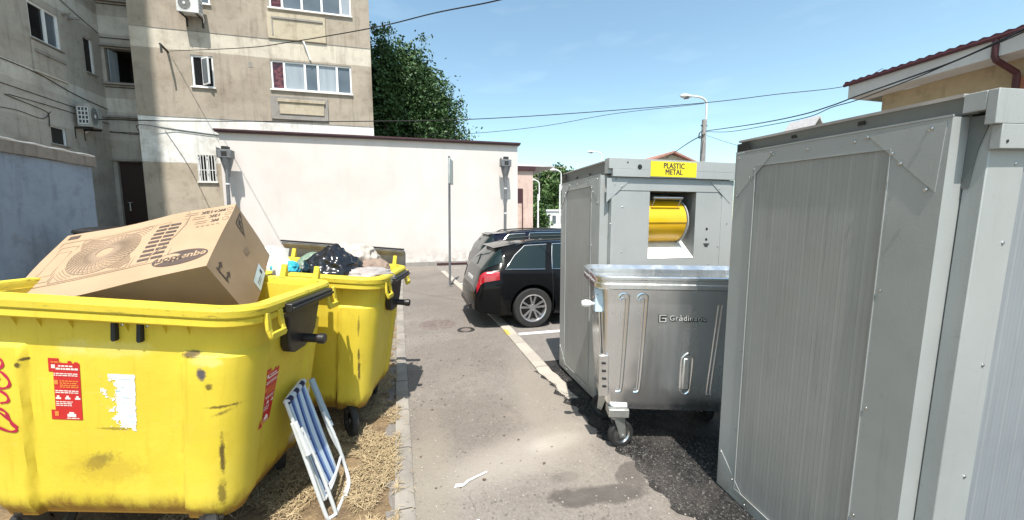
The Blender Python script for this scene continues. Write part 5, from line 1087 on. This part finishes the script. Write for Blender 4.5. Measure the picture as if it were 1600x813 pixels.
street_lamp('street lamp with white curved arm on a concrete pole above the containers', (15.40, 18.0, 0), 7.15, 1.05)
street_lamp('white street lamp head peeping over the grey container roof', (18.0, 35.0, 0), 7.3, .9, 'white_paint', 0, False)
street_lamp('slim pale street lamp before the distant trees', (11.75, 30.0, 0), 4.75, .35, 'white_paint', 0, False)
street_lamp('short pale street lamp beside the pink building', (9.80, 29.9, 0), 3.9, .40, 'white_paint', 0, False)

# wires
def wire(label, pts, r_=.014, mat='cable'): tag(MB().tube(catmull(pts, 8), r_, 6).build('overhead_cable', mat, smooth=True), label, 'cable', 'overhead cables')
wire('cable climbing from the facade to the upper edge, sagging across the block', [(-7.61, 15.29, 7.29), (-3.96, 11.02, 5.96), (-2.56, 9.39, 5.52), (-0.62, 7.13, 4.98), (0.37, 5.97, 4.76), (1.15, 5.06, 4.56), (1.84, 4.25, 4.46)], .009)
wire('long cable from the apartment facade to the red roofed house', [(-10.19, 15.3, 5.0), (-8.57, 15.33, 5.06), (-7.79, 15.28, 5.07), (-4.8, 15.08, 5.18), (-1.88, 14.89, 5.3), (1.87, 14.64, 5.52), (6.27, 14.35, 5.95), (11.9, 13.98, 6.62), (15.31, 13.76, 7.14), (19.13, 13.5, 7.73), (21, 13.4, 8.6)], .015)
wire('thick cable from the lamp pole past the red roofed house', [(15.27, 17.7, 6.48), (13.42, 12.84, 5.57), (12.38, 10.14, 5.14), (11.86, 8.76, 5.02), (11.52, 7.87, 4.99), (10.93, 6.34, 4.91), (10.59, 5.44, 4.88), (10.22, 4.48, 4.95), (9.94, 3.75, 5.07)], .018)
wire('slack cable looping below the thick one near the house', [(15.28, 17.7, 6.44), (14.31, 15.07, 5.81), (13.21, 12.06, 5.32), (12.42, 9.9, 5.02), (12.05, 8.9, 5.02), (11.72, 8.0, 4.94), (11.15, 6.46, 4.92), (10.83, 5.57, 4.95), (10.46, 4.58, 4.98), (10.19, 3.84, 5.08)], .013)
wire('cable running from the lamp pole down to the gabled house', [(15.31, 17.83, 6.34), (17.55, 21.91, 6.76), (22.73, 31.2, 7.45)], .03)
wire('thin cable from behind the big tree to the lamp pole', [(-1, 25, 7.0), (3.33, 23.15, 6.94), (7.38, 21.42, 7.19), (11.01, 19.87, 7.69), (15.35, 18.02, 8.0)], .014)
wire('thin stay wire dropping from the lamp pole behind the nearest container', [(15.35, 17.72, 6.25), (14.83, 15.0, 5.18), (14.16, 11.48, 4.06), (13.4, 8.0, 3.2)], .010)

# house at the upper right
HO = thing('red_roofed_house', 'beige house with red metal roof, gutter and white boxed eaves', 'house', (0, 0, 0))
MB().box(12.625, 22, -8, 8.0, 0, 5.118).build('wall', 'house_wall', HO)
MB().box(12.598, 12.618, 2.0, 5.6, 3.2, 4.72).build('painted_band', 'brick', HO)
m = MB(); m.box(12.03, 12.62, -8.4, 8.42, 5.12, 5.16); m.box(12.0, 12.03, -8.4, 8.45, 5.12, 5.53); m.box(12.03, 22, 8.42, 8.45, 5.12, 5.53); m.build('boxed_eaves', 'soffit', HO)
rings = []
for i in range(380):
    y = 8.52 - i * .0446; b_ = .016 * math.sin(i * PI / 2 * 1.0) + .016
    rings.append([(11.93, y, 5.56 + b_), (17, y, 6.0 + b_), (17, y, 5.9), (11.93, y, 5.50)])
MB().loft(rings).build('roof', 'roof_red', HO)
rg = MB(); rg.loft([[(11.965 + .045 * math.cos(a), y, 5.505 + .045 * math.sin(a)) for a in np.linspace(0, 2 * PI, 13)[:-1]] for y in (8.55, -8.4)]); rg.build('gutter', 'roof_red', HO, smooth=True)
m = MB(); m.tube([(11.98, 5.62, 5.47), (11.98, 5.62, 5.14), (12.0, 5.60, 5.05), (12.52, 5.52, 4.82), (12.55, 5.52, 4.74), (12.55, 5.52, 0)], .055, 10); m.build('downpipe', 'roof_red', HO, smooth=True)

# gable house and far buildings
def gable_house(label, x0, x1, y, ze, zr, wall, roof, depth=8):
    t = thing('gabled_house', label, 'house', (0, 0, 0)); xm = (x0 + x1) / 2
    MB().prism([(x0, 0), (x1, 0), (x1, ze), (xm, zr - .1), (x0, ze)], 'y', y, y + depth).build('wall', wall, t)
    m = MB(); m.prism([(x0 - .5, ze - .25), (xm, zr), (x1 + .5, ze - .25), (x1 + .5, ze - .1), (xm, zr + .18), (x0 - .5, ze - .1)], 'y', y - .4, y + depth + .4); m.build('roof', roof, t); return t
gable_house('distant house gable with red roof behind the yellow sign', 20.9, 24.6, 30.5, 7.2, 7.75, 'panel_render', 'far_roof')
gable_house('pale gabled roof peeping over the nearest container', 27.9, 31.1, 23.0, 6.6, 9.30, 'panel_render', 'grey_roof', 1.6)
t = thing('distant_block', 'distant pale flat roofed block above the trees', 'building', (0, 0, 0)); MB().box(17.5, 24.5, 60, 70, 0, 10.3).build('wall', 'panel_render', t); MB().box(17.3, 24.7, 59.8, 70.2, 10.31, 10.7).build('roof_edge', 'grey_roof', t)
for x in (19.7, 22.2):
    w_ = MB().box(x, x + 1.2, 59.93, 59.99, 8.5, 9.6).build('window', 'dark_glass', t); MB().box(x + .56, x + .64, 59.9, 59.929, 8.5, 9.6).build('mullion', 'white_paint', w_)
t = thing('distant_kiosk', 'small white building at the foot of the distant trees', 'kiosk', (0, 0, 0)); MB().box(11.35, 14.5, 33, 36, 0, 2.6).build('wall', 'white_paint', t); MB().box(11.2, 14.6, 32.9, 36.1, 2.601, 2.75).build('roof', 'white_paint', t)
for x in (11.6, 12.2, 12.9): MB().box(x, x + .35, 32.96, 32.995, 1.5, 2.2).build('window', 'glass', t)

# ------------------------------------------------------------------ trees
def tree(label, base, lobes, n, leaf, mat, trunk_h, seed, cat='tree', trunk_r=.28, clump=.55, group=None):
    rg = np.random.default_rng(seed); t = thing('leafy_tree', label, cat, base, (0, 0, 0), group)
    m = MB(); m.tube(catmull([(0, 0, 0), (.1, .05, trunk_h * .5), (0, 0, trunk_h)], 4), [trunk_r * (1 - .04 * i) for i in range(9)], 10)
    for i, (cx, cy, cz, rx, ry, rz) in enumerate(lobes): m.tube(catmull([(0, 0, trunk_h * .8), (cx * .4, cy * .4, (trunk_h * .8 + cz) / 2 + .1), (cx, cy, cz)], 4), [trunk_r * .5 * (1 - .09 * q) for q in range(9)], 6)
    m.build('trunk', 'bark', t, smooth=True)
    vol = np.array([l[3] * l[4] * l[5] for l in lobes]) ** .75; vol /= vol.sum(); C_ = []; 
    ncl = n // 60
    for l, q in zip(lobes, (vol * ncl).astype(int)):
        d = rg.normal(size=(q, 3)); d /= np.linalg.norm(d, axis=1)[:, None]; r_ = rg.random(q) ** .38 * (1 + .16 * rg.normal(size=q)); C_.append(np.array(l[:3]) + d * r_[:, None] * np.array(l[3:]))
    C_ = np.concatenate(C_); cs = clump * (.6 + .8 * rg.random(len(C_)))
    idx = rg.integers(0, len(C_), n); off = rg.normal(size=(n, 3)) * .5; P = C_[idx] + off * cs[idx][:, None] * np.array([1, 1, .7])
    P = P[P[:, 2] > .2]; n = len(P)
    nr = rg.normal(size=(n, 3)) + np.array([0, 0, .7]); nr /= np.linalg.norm(nr, axis=1)[:, None]; a = np.cross(nr, rg.normal(size=(n, 3))); a /= np.linalg.norm(a, axis=1)[:, None]; b = np.cross(nr, a)
    sz = leaf * (.6 + .8 * rg.random(n))[:, None]; V_ = np.empty((n, 4, 3)); V_[:, 0] = P - a * sz; V_[:, 1] = P - b * sz * .55; V_[:, 2] = P + a * sz; V_[:, 3] = P + b * sz * .55
    me = bpy.data.meshes.new('crown'); me.from_pydata(V_.reshape(-1, 3).tolist(), [], np.arange(n * 4).reshape(n, 4).tolist()); me.materials.append(M[mat])
    o = bpy.data.objects.new('crown', me); COL.objects.link(o); o.parent = t; return t
tree('big dark green tree rising behind the apartment block corner', (-1.65, 30, 0), [(0, 0, 9.8, 4.2, 4, 4.4), (-3.2, 0, 11.2, 2.5, 2.8, 3.0), (2.5, -.3, 8.4, 2.9, 3, 3.1), (1.3, 0, 11.5, 2.4, 2.6, 2.2), (-1.5, 0, 7, 4, 3.5, 3), (2.4, 0, 6.2, 2, 2.4, 2.2)], 120000, .115, 'leaf_dark', 6, 11, clump=.75)
tree('slim dark conifer tip beside the apartment block edge', (-1.75, 26.6, 0), [(0, 0, 12.2, .55, .55, 2.0), (.1, 0, 9.5, .9, .9, 2.5), (0, 0, 6, 1.2, 1.2, 3)], 9000, .11, 'leaf_dark', 11, 13, trunk_r=.16, clump=.35)
for i, (lb_, x, y, sc, mt) in enumerate([('bright green tree filling the gap beside the grey container', 13.0, 37, 1.0, 'leaf_mid'), ('darker green tree just right of the pink building', 10.4, 36, .82, 'leaf_dark'), ('distant green tree rising over the grey container corner', 15.6, 39, 1.08, 'leaf_mid'), ('low bushy tree at the foot of the pink building', 9.9, 31.6, .45, 'leaf_mid')]):
    tree(lb_, (x, y, 0), [(0, 0, 4.6 * sc, 1.9 * sc, 1.9 * sc, 2.2 * sc), (1.0 * sc, .3, 3.6 * sc, 1.5 * sc, 1.5 * sc, 1.7 * sc), (-1.1 * sc, 0, 3.4 * sc, 1.5 * sc, 1.5 * sc, 1.8 * sc), (.2, 0, 2.0 * sc, 1.8 * sc, 1.6 * sc, 1.3 * sc)], 13000, .16, mt, 2.2 * sc, 30 + i, trunk_r=.16, clump=.5, group='distant trees beyond the parking')
